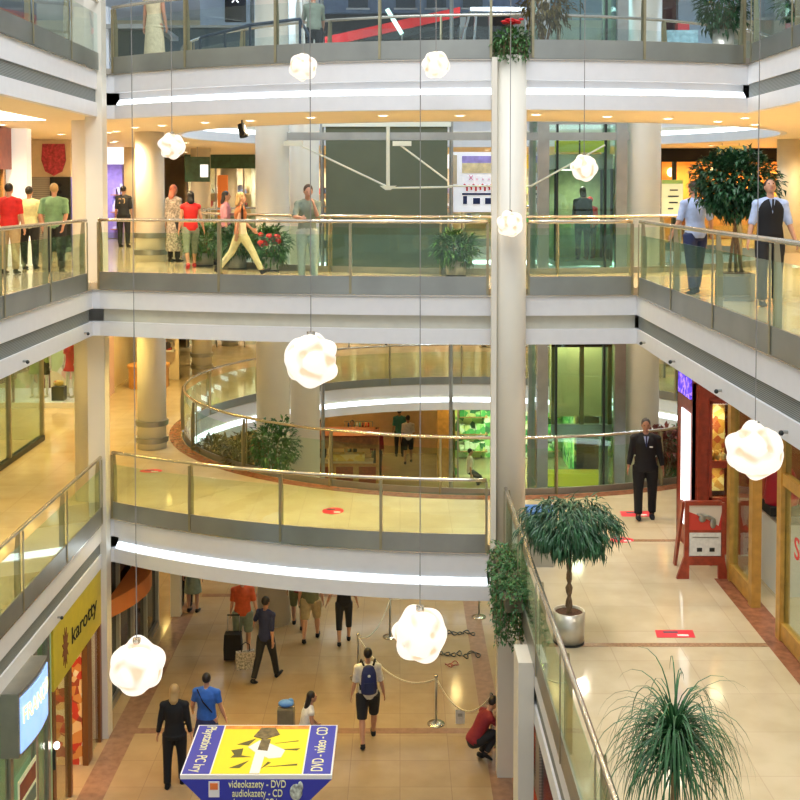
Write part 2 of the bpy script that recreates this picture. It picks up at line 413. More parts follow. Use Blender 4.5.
# ------------------------------------------------------------------ floor inlays (setting)
Z = ZL[1]+.003
struct('trim', MB().b2(5.0, 5.42, YN, 17.3, ZL[1]+.0005, Z), inlay)
for y in (14.75, 19.2, 9.5): struct('trim', MB().b2(1.9, 5.0, y-.06, y+.06, ZL[1]+.0005, Z), mat('brown_inlay', (.33, .19, .10), .25, noise=.3, nscale=25))
struct('trim', MB().sweep(ellipse, [(-.06, ZL[1]+.0005), (-.06, Z), (-.36, Z), (-.36, ZL[1]+.0005)], True), inlay)
brown = MATS['brown_inlay']
pinkin = mat('pink_granite', (.27, .155, .10), .2, noise=.15, nscale=8)
Z0 = ZL[0]
struct('trim', MB().b2(1.60, 1.98, 14, 34, Z0+.0005, Z0+.003), pinkin)
struct('trim', MB().b2(-5.55, -5.1, YN, 27.5, Z0+.0005, Z0+.003), pinkin)
for y in (20.9, 28.0, 34): struct('trim', MB().b2(-5.1, 1.60, y-.10, y+.10, Z0+.0005, Z0+.003), pinkin)
struct('trim', MB().b2(2.0, 2.35, 14, 22, Z0+.0005, Z0+.003), mat('red_carpet', (.45, .06, .02), .8))

# ------------------------------------------------------------------ downlights on the upper ceiling
disc_m = mat('downlight_glow', (1, .93, .8), .4, emit=9.0, ecol=(1, .9, .72)); ring_m = mat('downlight_ring', (.9, .86, .8), .3)
ZC = ZL[3]-.97
def downlight_proto():
    t = thing('downlight', 'round recessed ceiling downlight in the uppermost cream ceiling', 'ceiling light', (0, 0, 0), group='round downlights in the uppermost cream ceiling')
    m = MB(); m._lathe(0, 0, [(.105, -.0), (.105, -.015), (.085, -.018), (.085, -.0)], 20, 0); m.build('trim_ring', ring_m, t)
    MB().cyl(0, 0, -.012, -.004, .082, 20).build('lens', disc_m, t); return t
dp = downlight_proto(); first = True
dl_px = [(162,125),(205,122),(250,120),(311,117),(383,115),(460,115),(536,114),(607,116),(668,118),(718,121),(755,124),(102,137),(108,132),(116,131),(113,142),(135,127)]
pts = [on(x, y, ZC) for x, y in dl_px]
pts += [Vector(p+(ZC,)) for p in ((-7.2, 14), (-7.2, 17), (-7.2, 20), (-8.3, 23), (-8.3, 27), (-8, 31), (-8, 35), (-6.2, 32), (7.6, 12), (7.6, 15), (8.5, 18), (6.5, 20.8), (8.3, 20.6), (10, 22), (11, 20), (11.5, 24), (12.5, 22),
         (10.6, 26), (11.2, 28.5), (12.5, 27), (9.6, 34), (12, 33), (-4, 37.5), (-1, 38), (3, 38), (7, 38), (-7.8, 40), (-5, 42))]
for i, p in enumerate(pts):
    if any((p-q).length < .35 for q in pts[:i]) : continue
    o = dp if first else copy_tree(dp); first = False; o.location = (p.x, p.y, ZC)
    l = bpy.data.lights.new('downlight_lamp', 'SPOT'); l.energy = 190; l.color = (1, .78, .46); l.spot_size = R(150); l.spot_blend = .8; l.shadow_soft_size = .06
    lo = bpy.data.objects.new('downlight_lamp', l); lo.location = (p.x, p.y, ZC-.06); col.objects.link(lo)
# white ceiling light coves over the left gallery
one(MB().b2(-8.1, -6.9, 10, 21.5, ZC-.015, ZC-.002), 'ceiling_light_panel', white_e, 'long white light panel in the ceiling over the left gallery', 'ceiling light')

# ------------------------------------------------------------------ pendant lamps
lamp_m = bpy.data.materials.new('lamp_shade'); lamp_m.use_nodes = True
nt = lamp_m.node_tree; b = nt.nodes['Principled BSDF']; tc = nt.nodes.new('ShaderNodeTexCoord'); ln = nt.nodes.new('ShaderNodeVectorMath'); ln.operation = 'LENGTH'
mr = nt.nodes.new('ShaderNodeMapRange'); mr.inputs[1].default_value = .198; mr.inputs[2].default_value = .212; rp = nt.nodes.new('ShaderNodeValToRGB')
rp.color_ramp.elements[0].color = (1, .60, .36, 1); rp.color_ramp.elements[1].color = (1, .94, .84, 1)
nt.links.new(tc.outputs['Object'], ln.inputs[0]); nt.links.new(ln.outputs['Value'], mr.inputs[0]); nt.links.new(mr.outputs[0], rp.inputs[0])
nt.links.new(rp.outputs[0], b.inputs['Emission Color']); b.inputs['Emission Strength'].default_value = .86; b.inputs['Base Color'].default_value = (.3, .25, .2, 1); b.inputs['Roughness'].default_value = .4
def lamp_mesh():
    bm = bmesh.new(); bmesh.ops.create_icosphere(bm, subdivisions=5, radius=1)
    ph = (1+5**.5)/2
    ico = [Vector(v).normalized() for v in [(s*1, t*ph, 0) for s in (1, -1) for t in (1, -1)]+[(0, s, t*ph) for s in (1, -1) for t in (1, -1)]+[(t*ph, 0, s) for s in (1, -1) for t in (1, -1)]]
    dod = []
    for a in range(12):
        for b_ in range(a):
            for c_ in range(b_):
                if ico[a].dot(ico[b_]) > .4 and ico[a].dot(ico[c_]) > .4 and ico[b_].dot(ico[c_]) > .4: dod.append((ico[a]+ico[b_]+ico[c_]).normalized())
    for v in bm.verts:
        d = v.co.normalized(); m1 = max(d.dot(i) for i in ico); m2 = max(d.dot(i) for i in dod)
        a1 = math.acos(min(1, m1)); a2 = math.acos(min(1, m2))
        r = .222 + .017*math.cos(a1*4.8) + .008*math.sin(d.x*6+1)*math.sin(d.y*5)*1.6 - .026*math.exp(-(a2/.13)**2)*(1 if d.x*1.3+d.y*.7+math.sin(d.z*4) > -.2 else .15)
        v.co = d*r
    me = bpy.data.meshes.new('shade'); bm.to_mesh(me); bm.free(); me.materials.append(lamp_m)
    me.polygons.foreach_set('use_smooth', [True]*len(me.polygons)); return me
lm = lamp_mesh(); cord_m = mat('cord', (.25, .24, .22), .6)
lamps = [(303, 67, 18.0, 'glowing folded globe lamp before the topmost balcony, the left one of that pair'), (436, 65, 18.0, 'glowing folded globe lamp before the topmost balcony, nearest the ivy column'),
         (172, 146, 18.6, 'small glowing globe lamp hanging near the left round columns'), (584, 168, 18.2, 'small glowing globe lamp in front of the glass lift'),
         (510, 224, 18.3, 'small glowing globe lamp right in front of the central column'), (311, 360, 9.0, 'large glowing folded globe lamp below the leaning man'),
         (755, 451, 8.7, 'large glowing folded globe lamp before the gold framed shop'), (137, 666, 9.1, 'lowest large glowing globe lamp above the woman in black'),
         (420, 634, 9.0, 'large glowing globe lamp above the rope barriers')]
for i, (px, py, Y, lab) in enumerate(lamps):
    p = at(px, py, Y); t = thing('pendant_lamp', lab, 'lamp', p)
    o = bpy.data.objects.new('lamp_shade', lm); col.objects.link(o); o.parent = t; o.rotation_euler = (i*1.3, i*.9+.2, i*2.1)
    if i > 1 and i < 5: o.scale = (.98,)*3
    top = 9.4
    MB().tube([(p.x, p.y, p.z+.20), (p.x, p.y, top)], .007 if Y > 12 else .004, 6).build('cord', cord_m, t)
    MB().cyl(p.x, p.y, p.z+.19, p.z+.235, .035, 12).build('cord_cap', rail_m, t)
for y in (8.7, 9.0, 9.1, 18.0, 18.3, 18.6):
    pass
struct('roof_beam', MB().b2(-16, 17, 8.55, 9.25, 9.4, 9.7), steel); struct('roof_beam', MB().b2(-16, 17, 17.9, 18.7, 9.4, 9.7), steel)
for x in (-16, 17): struct('roof_beam', MB().b2(x-.2, x+.2, YN, 23.2, 9.0, 9.4), steel)
#@@END1
# ------------------------------------------------------------------ people
skin = mat('skin', (.52, .27, .17), .5, noise=.05); skin2 = mat('skin_tan', (.36, .17, .10), .5, noise=.05); porcelain = mat('mannequin_white', (.8, .76, .7), .4)
hair_k = mat('hair_black', (.012, .009, .008), .45); hair_b = mat('hair_brown', (.06, .03, .015), .5); hair_y = mat('hair_blond', (.42, .28, .12), .5); hair_g = mat('hair_grey', (.30, .28, .25), .6)
eye_m = mat('eye', (.02, .015, .012), .2); lip_m = mat('lips', (.40, .12, .10), .5)
def cloth(name, c, n=.12): return mat('cloth_'+name, c, .8, noise=n, nscale=14, bump=.15)
def remeshed(mb, name, m, parent, vox, smooth=3):
    o = mb.build(name, m, None, True)
    md = o.modifiers.new('r', 'REMESH'); md.mode = 'VOXEL'; md.voxel_size = vox; md.use_smooth_shade = True
    ms = o.modifiers.new('s', 'SMOOTH'); ms.iterations = smooth; ms.factor = .5
    dg = bpy.context.evaluated_depsgraph_get(); me = bpy.data.meshes.new_from_object(o.evaluated_get(dg))
    old = o.data; o.modifiers.clear(); o.data = me; bpy.data.meshes.remove(old); me.name = name
    me.materials.clear(); me.materials.append(m); me.polygons.foreach_set('use_smooth', [True]*len(me.polygons))
    if parent is not None: o.parent = parent
    return o
def rotx(v, a):  # swing forward (towards -Y) by a degrees
    return Matrix.Rotation(-R(a), 3, 'X') @ Vector(v)
def person(label, loc, face, H=1.75, hip=(0, 0), knee=(0, 0), sh=(0, 0), el=(5, 5), ab=(8, 8), lean=0, nod=0, turn=0,
           top=None, sleeve=.5, topm=None, bottom='trousers', bm_=None, hem=1.0, shoe=black, hair=hair_k, hairlen=0, sk=skin, elin=(0, 0), bulk=1.0, name='person', cat='person', sit=False, group=None, vox=.017, toplen=0):
    """face: heading in degrees, 0 looks at the camera (-Y), 180 away"""
    k = H/1.75
    t = thing(name, label, cat, loc, R(face), group)
    B = bulk
    TR = Matrix.Rotation(R(lean), 3, 'X') # lean forward
    pel = Vector((0, 0, .95))
    def tor(v): # torso point, relative to the pelvis
        return pel + TR @ Vector(v)
    # legs
    legs = []
    for i, s in enumerate((-1, 1)):
        h = pel+Vector((s*.095*B, 0, -.03)); kn = h+rotx((s*.015, 0, -.44), hip[i]); an = kn+rotx((0, 0, -.42), hip[i]-knee[i])
        legs.append([h, kn, an, hip[i]-knee[i]])
    low = min(l[2].z for l in legs)
    dz = .085-low
    if sit: dz = sit-pel.z
    pel = pel+Vector((0, 0, dz))
    for l in legs:
        for i in range(3): l[i] = l[i]+Vector((0, 0, dz))
    S = [tor((s*.172*B, .0, .455)) for s in (-1, 1)]
    arms = []
    for i, s in enumerate((-1, 1)):
        A = Matrix.Rotation(-R(sh[i]), 3, 'X') @ Matrix.Rotation(-s*R(ab[i]), 3, 'Y')
        ua = A @ Vector((0, 0, -.28)); e = S[i]+ua
        E = A @ Matrix.Rotation(-s*R(elin[i]), 3, 'Z') @ Matrix.Rotation(-R(el[i]), 3, 'X')
        fa = E @ Vector((0, 0, -.25)); wv = e+fa
        arms.append((S[i], e, wv, E))
    nk = tor((0, .0, .54)); hc0 = tor((0, -.02-.03*math.sin(R(nod)), .69))
    HR = Matrix.Rotation(R(turn), 3, 'Z') @ Matrix.Rotation(R(nod+lean*.3), 3, 'X')
    hc = nk + (TR@Vector((0, 0, .04))) + HR@Vector((0, -.015, .12))
    K = lambda p: Vector(p)*k
    body = MB()
    def L(cs, rs, xa=None, n=12, mb=body): mb.loft([K(c) for c in cs], [((r[0]*k, r[1]*k) if hasattr(r, '__len__') else r*k) for r in rs], xa, n)
    def Ee(c, r, mb=body, rot=None, n=14): mb.ell(K(c), [x*k for x in r], n, 0, rot)
    def torso(mb, g, z0=-.08, z1=.53):
        prof = [(-.10, .13, .10), (-.04, .158, .115), (.06, .150, .110), (.16, .135, .098), (.28, .150, .110), (.38, .163, .115), (.44, .15, .10), (.49, .11, .08), (.53, .062, .06)]
        ps = [p for p in prof if z0-.03 <= p[0] <= z1+.001]
        L([tor((0, .005, p[0])) for p in ps], [((p[1]*B+g), p[2]*B+g) for p in ps], (1, 0, 0), 18, mb)
        if z1 > .5:
            for s_ in S: Ee(s_, (.058*B+g, .055*B+g, .055+g), mb)
            L([S[0]+Vector((.0,0,.005)), tor((-.06, 0, .505)), tor((.06, 0, .505)), S[1]+Vector((0,0,.005))], [.042*B+g, .042+g, .042+g, .042*B+g], None, 10, mb)
    torso(body, 0)
    L([tor((0, 0, .50)), nk+TR@Vector((0, 0, .03)), hc+HR@Vector((0, .015, -.03))], [.058, .05, .05])
    hr = HR.to_euler()
    Ee(hc, (.074, .093, .105), rot=hr, n=18)
    Ee(hc+HR@Vector((0, -.03, -.055)), (.055, .06, .058), rot=hr)
    L([hc+HR@Vector((0, -.088, .01)), hc+HR@Vector((0, -.108, -.028)), hc+HR@Vector((0, -.085, -.036))], [.009, .015, .012], None, 8)
    for s in (-1, 1): Ee(hc+HR@Vector((s*.075, .008, -.01)), (.012, .02, .03), rot=hr, n=8)
    for h, kn, an, fa in legs:
        m = (h+kn)/2; L([h, h.lerp(kn, .3), m, kn, kn.lerp(an, .35), an.lerp(kn, .12), an], [.088*B, .083*B, .072*B, .054*B, .056*B, .036, .036])
        f = max(-35, min(40, fa)) if not sit else 0
        L([an+rotx((0, .035, -.03), f), an+rotx((0, -.04, -.045), f), an+rotx((0, -.15, -.06), f)], [(.035, .035), (.042, .032), (.035, .018)], (1, 0, 0))
    for sgn, (s, e, wv, E) in zip((-1, 1), arms):
        L([s, s.lerp(e, .4), e, e.lerp(wv, .3), wv], [.048*B, .045*B, .036*B, .038*B, .025])
        d = (wv-e).normalized(); pc = wv+d*.05
        inw = E@Vector((0, -1, 0)); lat = E@Vector((1, 0, 0))
        L([wv-d*.01, wv+d*.03, wv+d*.09], [(.017, .026), (.017, .040), (.014, .040)], tuple(lat))
        for q in range(4):
            o = inw*(.03-.02*q); ln = (.072, .08, .074, .058)[q]; cur = lat*(-sgn)
            b0 = wv+d*.075+o; b1 = b0+d*ln*.55+cur*.006; b2 = b1+d*ln*.35+cur*.022
            L([b0, b1, b2], [.0105, .0095, .008], None, 6)
        b0 = wv+d*.02+inw*.03; b1 = b0+d*.03+inw*.028; L([b0, b1, b1+d*.03+inw*.004], [.013, .011, .009], None, 6)
    remeshed(body, 'body', sk, t, .0115*k, 2)
    # clothing
    cl = []
    if top:
        mb = MB(); torso(mb, .014, -.10-toplen*0)
        if sleeve > 0:
            for s, e, wv, E in arms:
                q = min(1, sleeve/.5); L([s, s.lerp(e, q*.6), s.lerp(e, q)], [.06*B, .056*B, .052*B], mb=mb)
                if sleeve > .5: L([e, e.lerp(wv, (sleeve-.5)*1.9)], [.050*B, .038*B], mb=mb)
        if toplen:
            L([tor((0, 0, .02)), tor((0, 0, -.12)), tor((0, 0, -toplen))], [(.17*B, .125*B), (.185*B, .14*B), (.21*B, .16*B)], (1, 0, 0), 18, mb)
        cl.append(remeshed(mb, 'top', topm, t, vox*k, 1))
    if bottom:
        mb = MB()
        L([tor((0, 0, .07)), tor((0, 0, -.04)), pel+Vector((0, 0, -.12))], [(.158*B, .118*B), (.172*B, .13*B), (.15*B, .11*B)], (1, 0, 0), 16, mb)
        if bottom == 'skirt':
            zc = pel-Vector((0, 0, .12)); avg = (legs[0][1]+legs[1][1])/2
            L([pel, zc, pel.lerp(avg, hem*1.1)], [(.165*B, .125*B), (.18*B, .15*B), (.23*B, .2*B)], (1, 0, 0), 18, mb)
        else:
            for h, kn, an, fa in legs:
                pts = [h, h.lerp(kn, .35), h.lerp(kn, .7), kn, kn.lerp(an, .4), kn.lerp(an, .97)]; rs = [.105*B, .10*B, .085*B, .075*B, .068*B, .062*B]
                tt = hem*2; n_ = max(2, min(6, 1+round(hem*5))); 
                L(pts[:n_], [r+(.012 if hem < .7 else 0) for r in rs[:n_]], mb=mb)
        cl.append(remeshed(mb, {'skirt': 'skirt', 'trousers': 'trousers' if hem > .8 else 'shorts'}[bottom], bm_, t, vox*k, 1))
    if shoe:
        for h, kn, an, fa in legs:
            mb = MB(); f = max(-35, min(40, fa)) if not sit else 0
            L([an+rotx((0, .045, -.045), f), an+rotx((0, .0, -.045), f), an+rotx((0, -.09, -.055), f), an+rotx((0, -.185, -.063), f)], [(.038, .036), (.046, .044), (.048, .03), (.03, .018)], (1, 0, 0), 14, mb)
            Ee(an+Vector((0, .01, -.01)), (.045, .05, .03), mb); mb.build('shoe', shoe, t, True, True)
    if hair:
        mb = MB(); Ee(hc+HR@Vector((0, .02, .022)), (.084, .094, .100), mb, hr, 18)
        if hairlen:
            L([hc+HR@Vector((0, .03, .05)), hc+HR@Vector((0, .06, -.06)), hc+HR@Vector((0, .085+hairlen*.12, -.10))+Vector((0, 0, -hairlen*.5)), hc+HR@Vector((0, .085+hairlen*.2, -.1))+Vector((0, 0, -hairlen))], [(.08, .07), (.085, .055), (.08, .04), (.04, .02)], (1, 0, 0), 14, mb)
        remeshed(mb, 'hair', hair, t, .012*k, 2)
    for s in (-1, 1):
        mb = MB(); Ee(hc+HR@Vector((s*.030, -.083, .012)), (.011, .008, .007), mb, hr, 8); mb.build('eye', eye_m, t, True, True)
    mb = MB(); Ee(hc+HR@Vector((0, -.088, -.055)), (.022, .007, .007), mb, hr, 8); mb.build('mouth', lip_m, t, True, True)
    t['_h'] = 1; del t['_h']
    info = dict(t=t, k=k, arms=arms, hc=hc, pel=pel, S=S, tor=tor, B=B, K=K, HR=HR)
    return info
def wpt(info, p):  # local metre point -> world
    t = info['t']; return Matrix.Translation(t.location) @ Euler(t.rotation_euler).to_matrix().to_4x4() @ (Vector(p)*info['k'])
def part(info, mb, name, m, label=None, smooth=True):
    o = mb.build(name, m, info['t'], smooth, True)
    if label: o['label'] = label
    return o
def bag(label, p, size, m, handle=.16, rz=0, name='shopping_bag', cat='bag'):
    t = thing(name, label, cat, p, rz); w_, d_, h_ = size
    mb = MB(); mb.prism([(-w_/2*.94, 0), (w_/2*.94, 0), (w_/2, h_*.5), (w_/2*.93, h_), (-w_/2*.93, h_), (-w_/2, h_*.5)], 'y', -d_/2, d_/2); mb.build('body', m, t, False, True)
    mb = MB(); mb.tube([(-w_*.22, 0, h_*.97), (-w_*.2, 0, h_+handle*.7), (0, 0, h_+handle), (w_*.2, 0, h_+handle*.7), (w_*.22, 0, h_*.97)], .011, 6); mb.build('handle', black, t, True, True)
    return t
kh = cloth('khaki', (.42, .32, .17)); dk = cloth('charcoal', (.014, .015, .018)); nv = cloth('navy', (.02, .03, .10))
redc = cloth('red', (.55, .015, .015)); yel = cloth('pale_yellow', (.72, .72, .40)); grn = cloth('sage', (.18, .34, .18)); blu = cloth('blue', (.03, .13, .50)); wht = cloth('white', (.72, .70, .66))
crm = cloth('cream', (.68, .60, .38)); orn = cloth('rust', (.42, .14, .04)); lblue = cloth('light_blue', (.42, .52, .78)); mar = cloth('maroon', (.22, .012, .02)); gry = cloth('grey_green', (.20, .24, .18)); pnk = cloth('pink', (.55, .24, .30))
orr = cloth('orange', (.60, .10, .03)); jean = cloth('pale_jeans', (.36, .40, .34)); olive = cloth('olive', (.14, .15, .07))
Z2, Z1 = 0, ZL[1]
WALK = dict(hip=(24, -18), knee=(6, 14))
def P2(x, y, Z): p = on(x, y, Z); return (p.x, p.y, Z)
# middle storey
person('person in a bright red shirt and khaki trousers seen from behind at the left railing', P2(10, 274, 0), 175, 1.80, top=1, topm=redc, bm_=kh, ab=(10, 10), sleeve=.45, bulk=1.12)
person('person in a pale yellow shirt and dark trousers between the red and green shirts', P2(30, 269, 0), 180, 1.74, top=1, topm=yel, bm_=dk, sleeve=.5, bulk=1.1, ab=(8, 8))
person('blond person in a sage green shirt with hands clasped behind the back', P2(55, 272, 0), 184, 1.80, top=1, topm=grn, bm_=dk, sleeve=.5, hair=hair_y, bulk=1.2, sh=(-18, -18), el=(28, 28), ab=(10, 10), elin=(60, 60))
q = person('person in a black shirt with a number on the back, near the back wall', P2(124, 247, 0), 172, 1.78, top=1, topm=dk, bm_=dk, sleeve=.6, bulk=1.05)
tx = text('23', .22, TM((0, 0, 0), 90, 0, 180), mat('number_print', (.6, .42, .2), .6), None, 'number_print', .002); tx.data.transform(Matrix.Translation((0, .128, 1.36))); tx.parent = q['t']
q = person('tall shopper in a long striped robe and reddish headscarf behind the railing', P2(174, 262, 0), 150, 1.78, top=1, topm=mat('cloth_striped', (.35, .30, .26), .8, noise=.75, nscale=22), toplen=.72, sleeve=.95, bm_=dk, hair=cloth('scarf', (.5, .16, .1)), hairlen=.12)
person('dark haired woman in a sleeveless red top and grey green cropped trousers', P2(191, 268, 0), 200, 1.66, top=1, topm=redc, sleeve=.12, bm_=gry, hem=.75, hairlen=.08, hip=(14, -10), knee=(2, 18), ab=(14, 10), shoe=redm)
q = person('striding woman with light hair, rust top and cream trousers', P2(241, 274, 0), 108, 1.72, top=1, topm=orn, sleeve=.15, bm_=crm, hair=hair_y, hairlen=.08, hip=(30, -24), knee=(4, 16), sh=(-22, 20), el=(15, 30), ab=(10, 10))
bag('cream shoulder bag hanging beside the striding woman', wpt(q, (-.30, .02, .80)), (.30, .10, .28), crm, .34, R(108))
person('dark haired person in a pink top half hidden behind the striding woman', P2(226, 266, 0), 100, 1.66, top=1, topm=pnk, bm_=dk, sleeve=.5, hairlen=.10, hip=(14, -12), knee=(2, 10))
person('man in a grey green shirt and pale jeans leaning on the railing, hand at chin', (-1.68, 19.85, 0), 12, 1.80, top=1, topm=gry, bm_=jean, sleeve=.5, lean=14, nod=14, sh=(38, 30), el=(60, 128), ab=(16, -2), elin=(35, 25), shoe=dk, hip=(10, 12), knee=(2, 4), hair=hair_b)
person('man in a light blue shirt and dark trousers looking back by the right railing', (4.86, 18.1, 0), 200, 1.82, top=1, topm=lblue, bm_=nv, sleeve=.5, ab=(26, 18), hip=(8, -8), lean=4, bulk=1.08, hair=hair_b, el=(25, 20))
q = person('man in a black vest and tie with pale blue shirt sleeves looking up', (5.42, 16.1, 0), -6, 1.84, top=1, topm=lblue, bm_=dk, sleeve=.55, nod=-22, hip=(6, -6), ab=(14, 16), el=(18, 15), bulk=1.05, hair=hair_b, sk=skin)
mb = MB(); kk = q['k']
for z_, a_, b_ in (): pass
mb.loft([q['K'](q['tor']((0, .003, z))) for z in (-.05, .06, .16, .28, .39, .455, .50, .53)], [(a*kk*1.05, b*kk*1.05) for a, b in ((.182, .138), (.172, .132), (.158, .12), (.172, .132), (.182, .136), (.160, .118), (.115, .098), (.07, .075))], (1, 0, 0), 20)
part(q, mb, 'vest', black)
mb = MB(); mb.prism([(-.035*kk, 1.49*kk), (.035*kk, 1.50*kk), (.0, 1.30*kk)], 'y', -.158*kk, -.09*kk); part(q, mb, 'shirt_front', lblue, smooth=False)
mb = MB(); mb.prism([(-.012, 1.50*kk), (.012, 1.50*kk), (.018, 1.36*kk), (0, 1.33*kk), (-.018, 1.36*kk)], 'y', -.166*kk, -.156*kk); part(q, mb, 'tie', dk, smooth=False)
# lowest gallery
q = person('security guard in a black suit standing on the cream gallery floor', P2(645, 518, Z1), -8, 1.86, top=1, topm=black, bm_=black, sleeve=.93, toplen=.12, ab=(11, 11), el=(8, 8), bulk=1.15, hip=(5, -5), sk=skin2, nod=6)
kk = q['k']; mb = MB(); mb.prism([(-.045*kk, 1.49*kk), (.045*kk, 1.49*kk), (0, 1.30*kk)], 'y', -.162*kk, -.13*kk); part(q, mb, 'shirt_front', lblue, smooth=False)
mb = MB(); mb.prism([(-.012, 1.5*kk), (.012, 1.5*kk), (.016, 1.33*kk), (0, 1.30*kk), (-.016, 1.33*kk)], 'y', -.170*kk, -.160*kk); part(q, mb, 'tie', nv, smooth=False)
mb = MB(); mb.b2(.06, .12, -.172, -.155, 1.38, 1.40); part(q, mb, 'name_badge', wht, smooth=False)
# uppermost storey
person('person in a grey green shirt seen from behind above the balcony, beside the black handrail', (-1.72, 22.2, ZL[3]), 190, 1.66, top=1, topm=gry, bm_=dk, lean=16, hair=hair_b, sh=(20, 20), el=(40, 40))
# ground floor
Z0 = ZL[0]
q = person('fair haired woman in a black jacket and black trousers seen from behind', P2(175, 786, Z0), 182, 1.78, top=1, topm=black, bm_=black, sleeve=.95, toplen=.05, hair=hair_y, hairlen=.10, ab=(10, 12), hip=(5, -6), bulk=1.06)
q = person('woman in a bright blue shirt and dark skirt with a shoulder strap', P2(207, 766, Z0), 172, 1.68, top=1, topm=blu, bottom='skirt', bm_=nv, sleeve=.35, ab=(16, 16), el=(15, 40), bulk=1.15, hem=.75)
kk = q['k']; mb = MB(); mb.tube([(.16*kk, .07, 1.50*kk), (.02, .155*kk, 1.30*kk), (-.15*kk, .13*kk, 1.10*kk)], .012, 6); part(q, mb, 'strap', black)
q = person('seated girl with long black hair and a white top beside the cardboard box', P2(304, 756, Z0), 108, 1.62, top=1, topm=wht, sleeve=.1, bm_=dk, hip=(88, 84), knee=(95, 88), hairlen=.46, sh=(4, 10), el=(38, 34), lean=14, sit=.50)
st = thing('stool', 'small stool under the seated girl with long hair', 'stool', q['t'].location)
MB().b2(-.17, .17, -.17, .17, .30, .335).build('seat', dk, st, False, True)
for sx in (-.14, .14):
    for sy in (-.14, .14): MB().cyl(sx, sy, 0, .30, .014, 8).build('leg', steel, st, True, True)
q = person('young man with a navy backpack, white shirt and dark shorts walking away', P2(368, 742, Z0), 186, 1.80, top=1, topm=wht, sleeve=.48, bm_=dk, hem=.6, hip=(16, -16), knee=(2, 12), ab=(12, 12), bulk=1.08)
kk = q['k']; bp = MB(); bp.ell((0, .20*kk, 1.27*kk), (.15, .10, .24), 18); part(q, bp, 'shirt_back_pad', nv) if False else None
t = thing('backpack', 'navy backpack with a black top worn by the young man in shorts', 'backpack', q['t'].location, q['t'].rotation_euler.z)
remeshed(MB().loft([(0, .175, 1.02), (0, .21, 1.05), (0, .23, 1.2), (0, .215, 1.42), (0, .19, 1.53), (0, .175, 1.56)], [(.11, .04), (.15, .07), (.155, .085), (.14, .07), (.10, .045), (.04, .02)], (1, 0, 0), 18), 'pack', mat('cloth_navy_pack', (.015, .025, .12), .6), t, .014)
MB().b2(-.09, .09, .285, .325, 1.08, 1.27).build('front_pocket', nv, t, False, True)
MB().ell((0, .285, 1.39), (.03, .01, .03), 10).build('emblem', wht, t, True, True)
for s in (-1, 1): MB().tube([(s*.09, .17, 1.55), (s*.13, .03, 1.60), (s*.135, -.14, 1.45), (s*.15, -.12, 1.20), (s*.15, .14, 1.08)], .02, 6).build('strap', black, t, True, True)
q = person('dark clothed man striding with one arm swung out, carrying a bag', P2(266, 680, Z0), 150, 1.80, top=1, topm=nv, bm_=dk, sleeve=.6, hip=(16, -14), knee=(2, 10), sh=(-12, 20), ab=(6, 34), el=(10, 15))
hb = wpt(q, (-.28, .0, .44)); bag('patterned grey shopping bag carried by the dark clothed man', (on(253, 665, Z0).x-.05, q['t'].location.y-.05, Z0+.28), (.42, .16, .36), mat('bag_pattern', (.30, .28, .26), .6, noise=.8, nscale=25), .2, .3)
q = person('person in an orange shirt and grey shorts pulling a black trolley case', P2(243, 654, Z0), 186, 1.80, top=1, topm=orr, bm_=gry, hem=.55, sleeve=.45, sh=(-10, 5), ab=(14, 8), bulk=1.1)
cs = thing('trolley_case', 'black upright trolley case behind the person in orange', 'suitcase', (on(236, 655, Z0).x-.02, on(243, 654, Z0).y-.34, Z0))
mb = MB(); mb.prism([(-.19, .05), (.19, .05), (.2, .3), (.18, .62), (-.18, .62), (-.2, .3)], 'y', -.12, .12); mb.build('case', black, cs, False, True)
for s in (-.13, .13): MB().tube([(s, .1, .60), (s, .1, .98)], .010, 6).build('handle_rod', steel, cs, True, True); 
for s in (-.15, .15):
    mb = MB(); mb.loft([(s-.02, .1, .05), (s+.02, .1, .05)], [.05, .05], (0, 1, 0), 14); mb.build('wheel', rail_m, cs, True, True)
MB().tube([(-.14, .1, .985), (.14, .1, .985)], .014, 6).build('grip', black, cs, True, True)
person('person in khaki shorts and dark shirt walking off, beside the round column foot', P2(311, 640, Z0), 176, 1.82, top=1, topm=olive, bm_=kh, hem=.6, hip=(12, -12), knee=(2, 10), bulk=1.12)
person('shopper in olive shorts farther ahead of the khaki shorts walker', P2(298, 627, Z0), 180, 1.76, top=1, topm=mar, bm_=olive, hem=.55, hip=(-12, 12), knee=(8, 2))
person('person in a black top and black cropped trousers near the rope posts', P2(344, 643, Z0), 184, 1.80, top=1, topm=black, bm_=dk, sleeve=.12, hem=.8, hip=(10, -10), knee=(2, 8), ab=(14, 22))
person('shopper in a dark top and grey skirt far back at the dark shop corner', P2(193, 612, Z0), 170, 1.74, top=1, topm=dk, bottom='skirt', bm_=gry, hem=.9)
person('shopper with a tan shirt at the far dark shop corner, left of the grey skirt', P2(186, 606, Z0), 185, 1.70, top=1, topm=kh, bm_=dk)
q = person('crouching man in a maroon shirt working beside the slim shaft', (on(474, 762, Z0).x, on(474, 762, Z0).y, Z0), 112, 1.78, top=1, topm=mar, bm_=dk, hip=(108, 92), knee=(142, 128), lean=34, nod=16, sh=(46, 50), el=(30, 34), sleeve=.48)
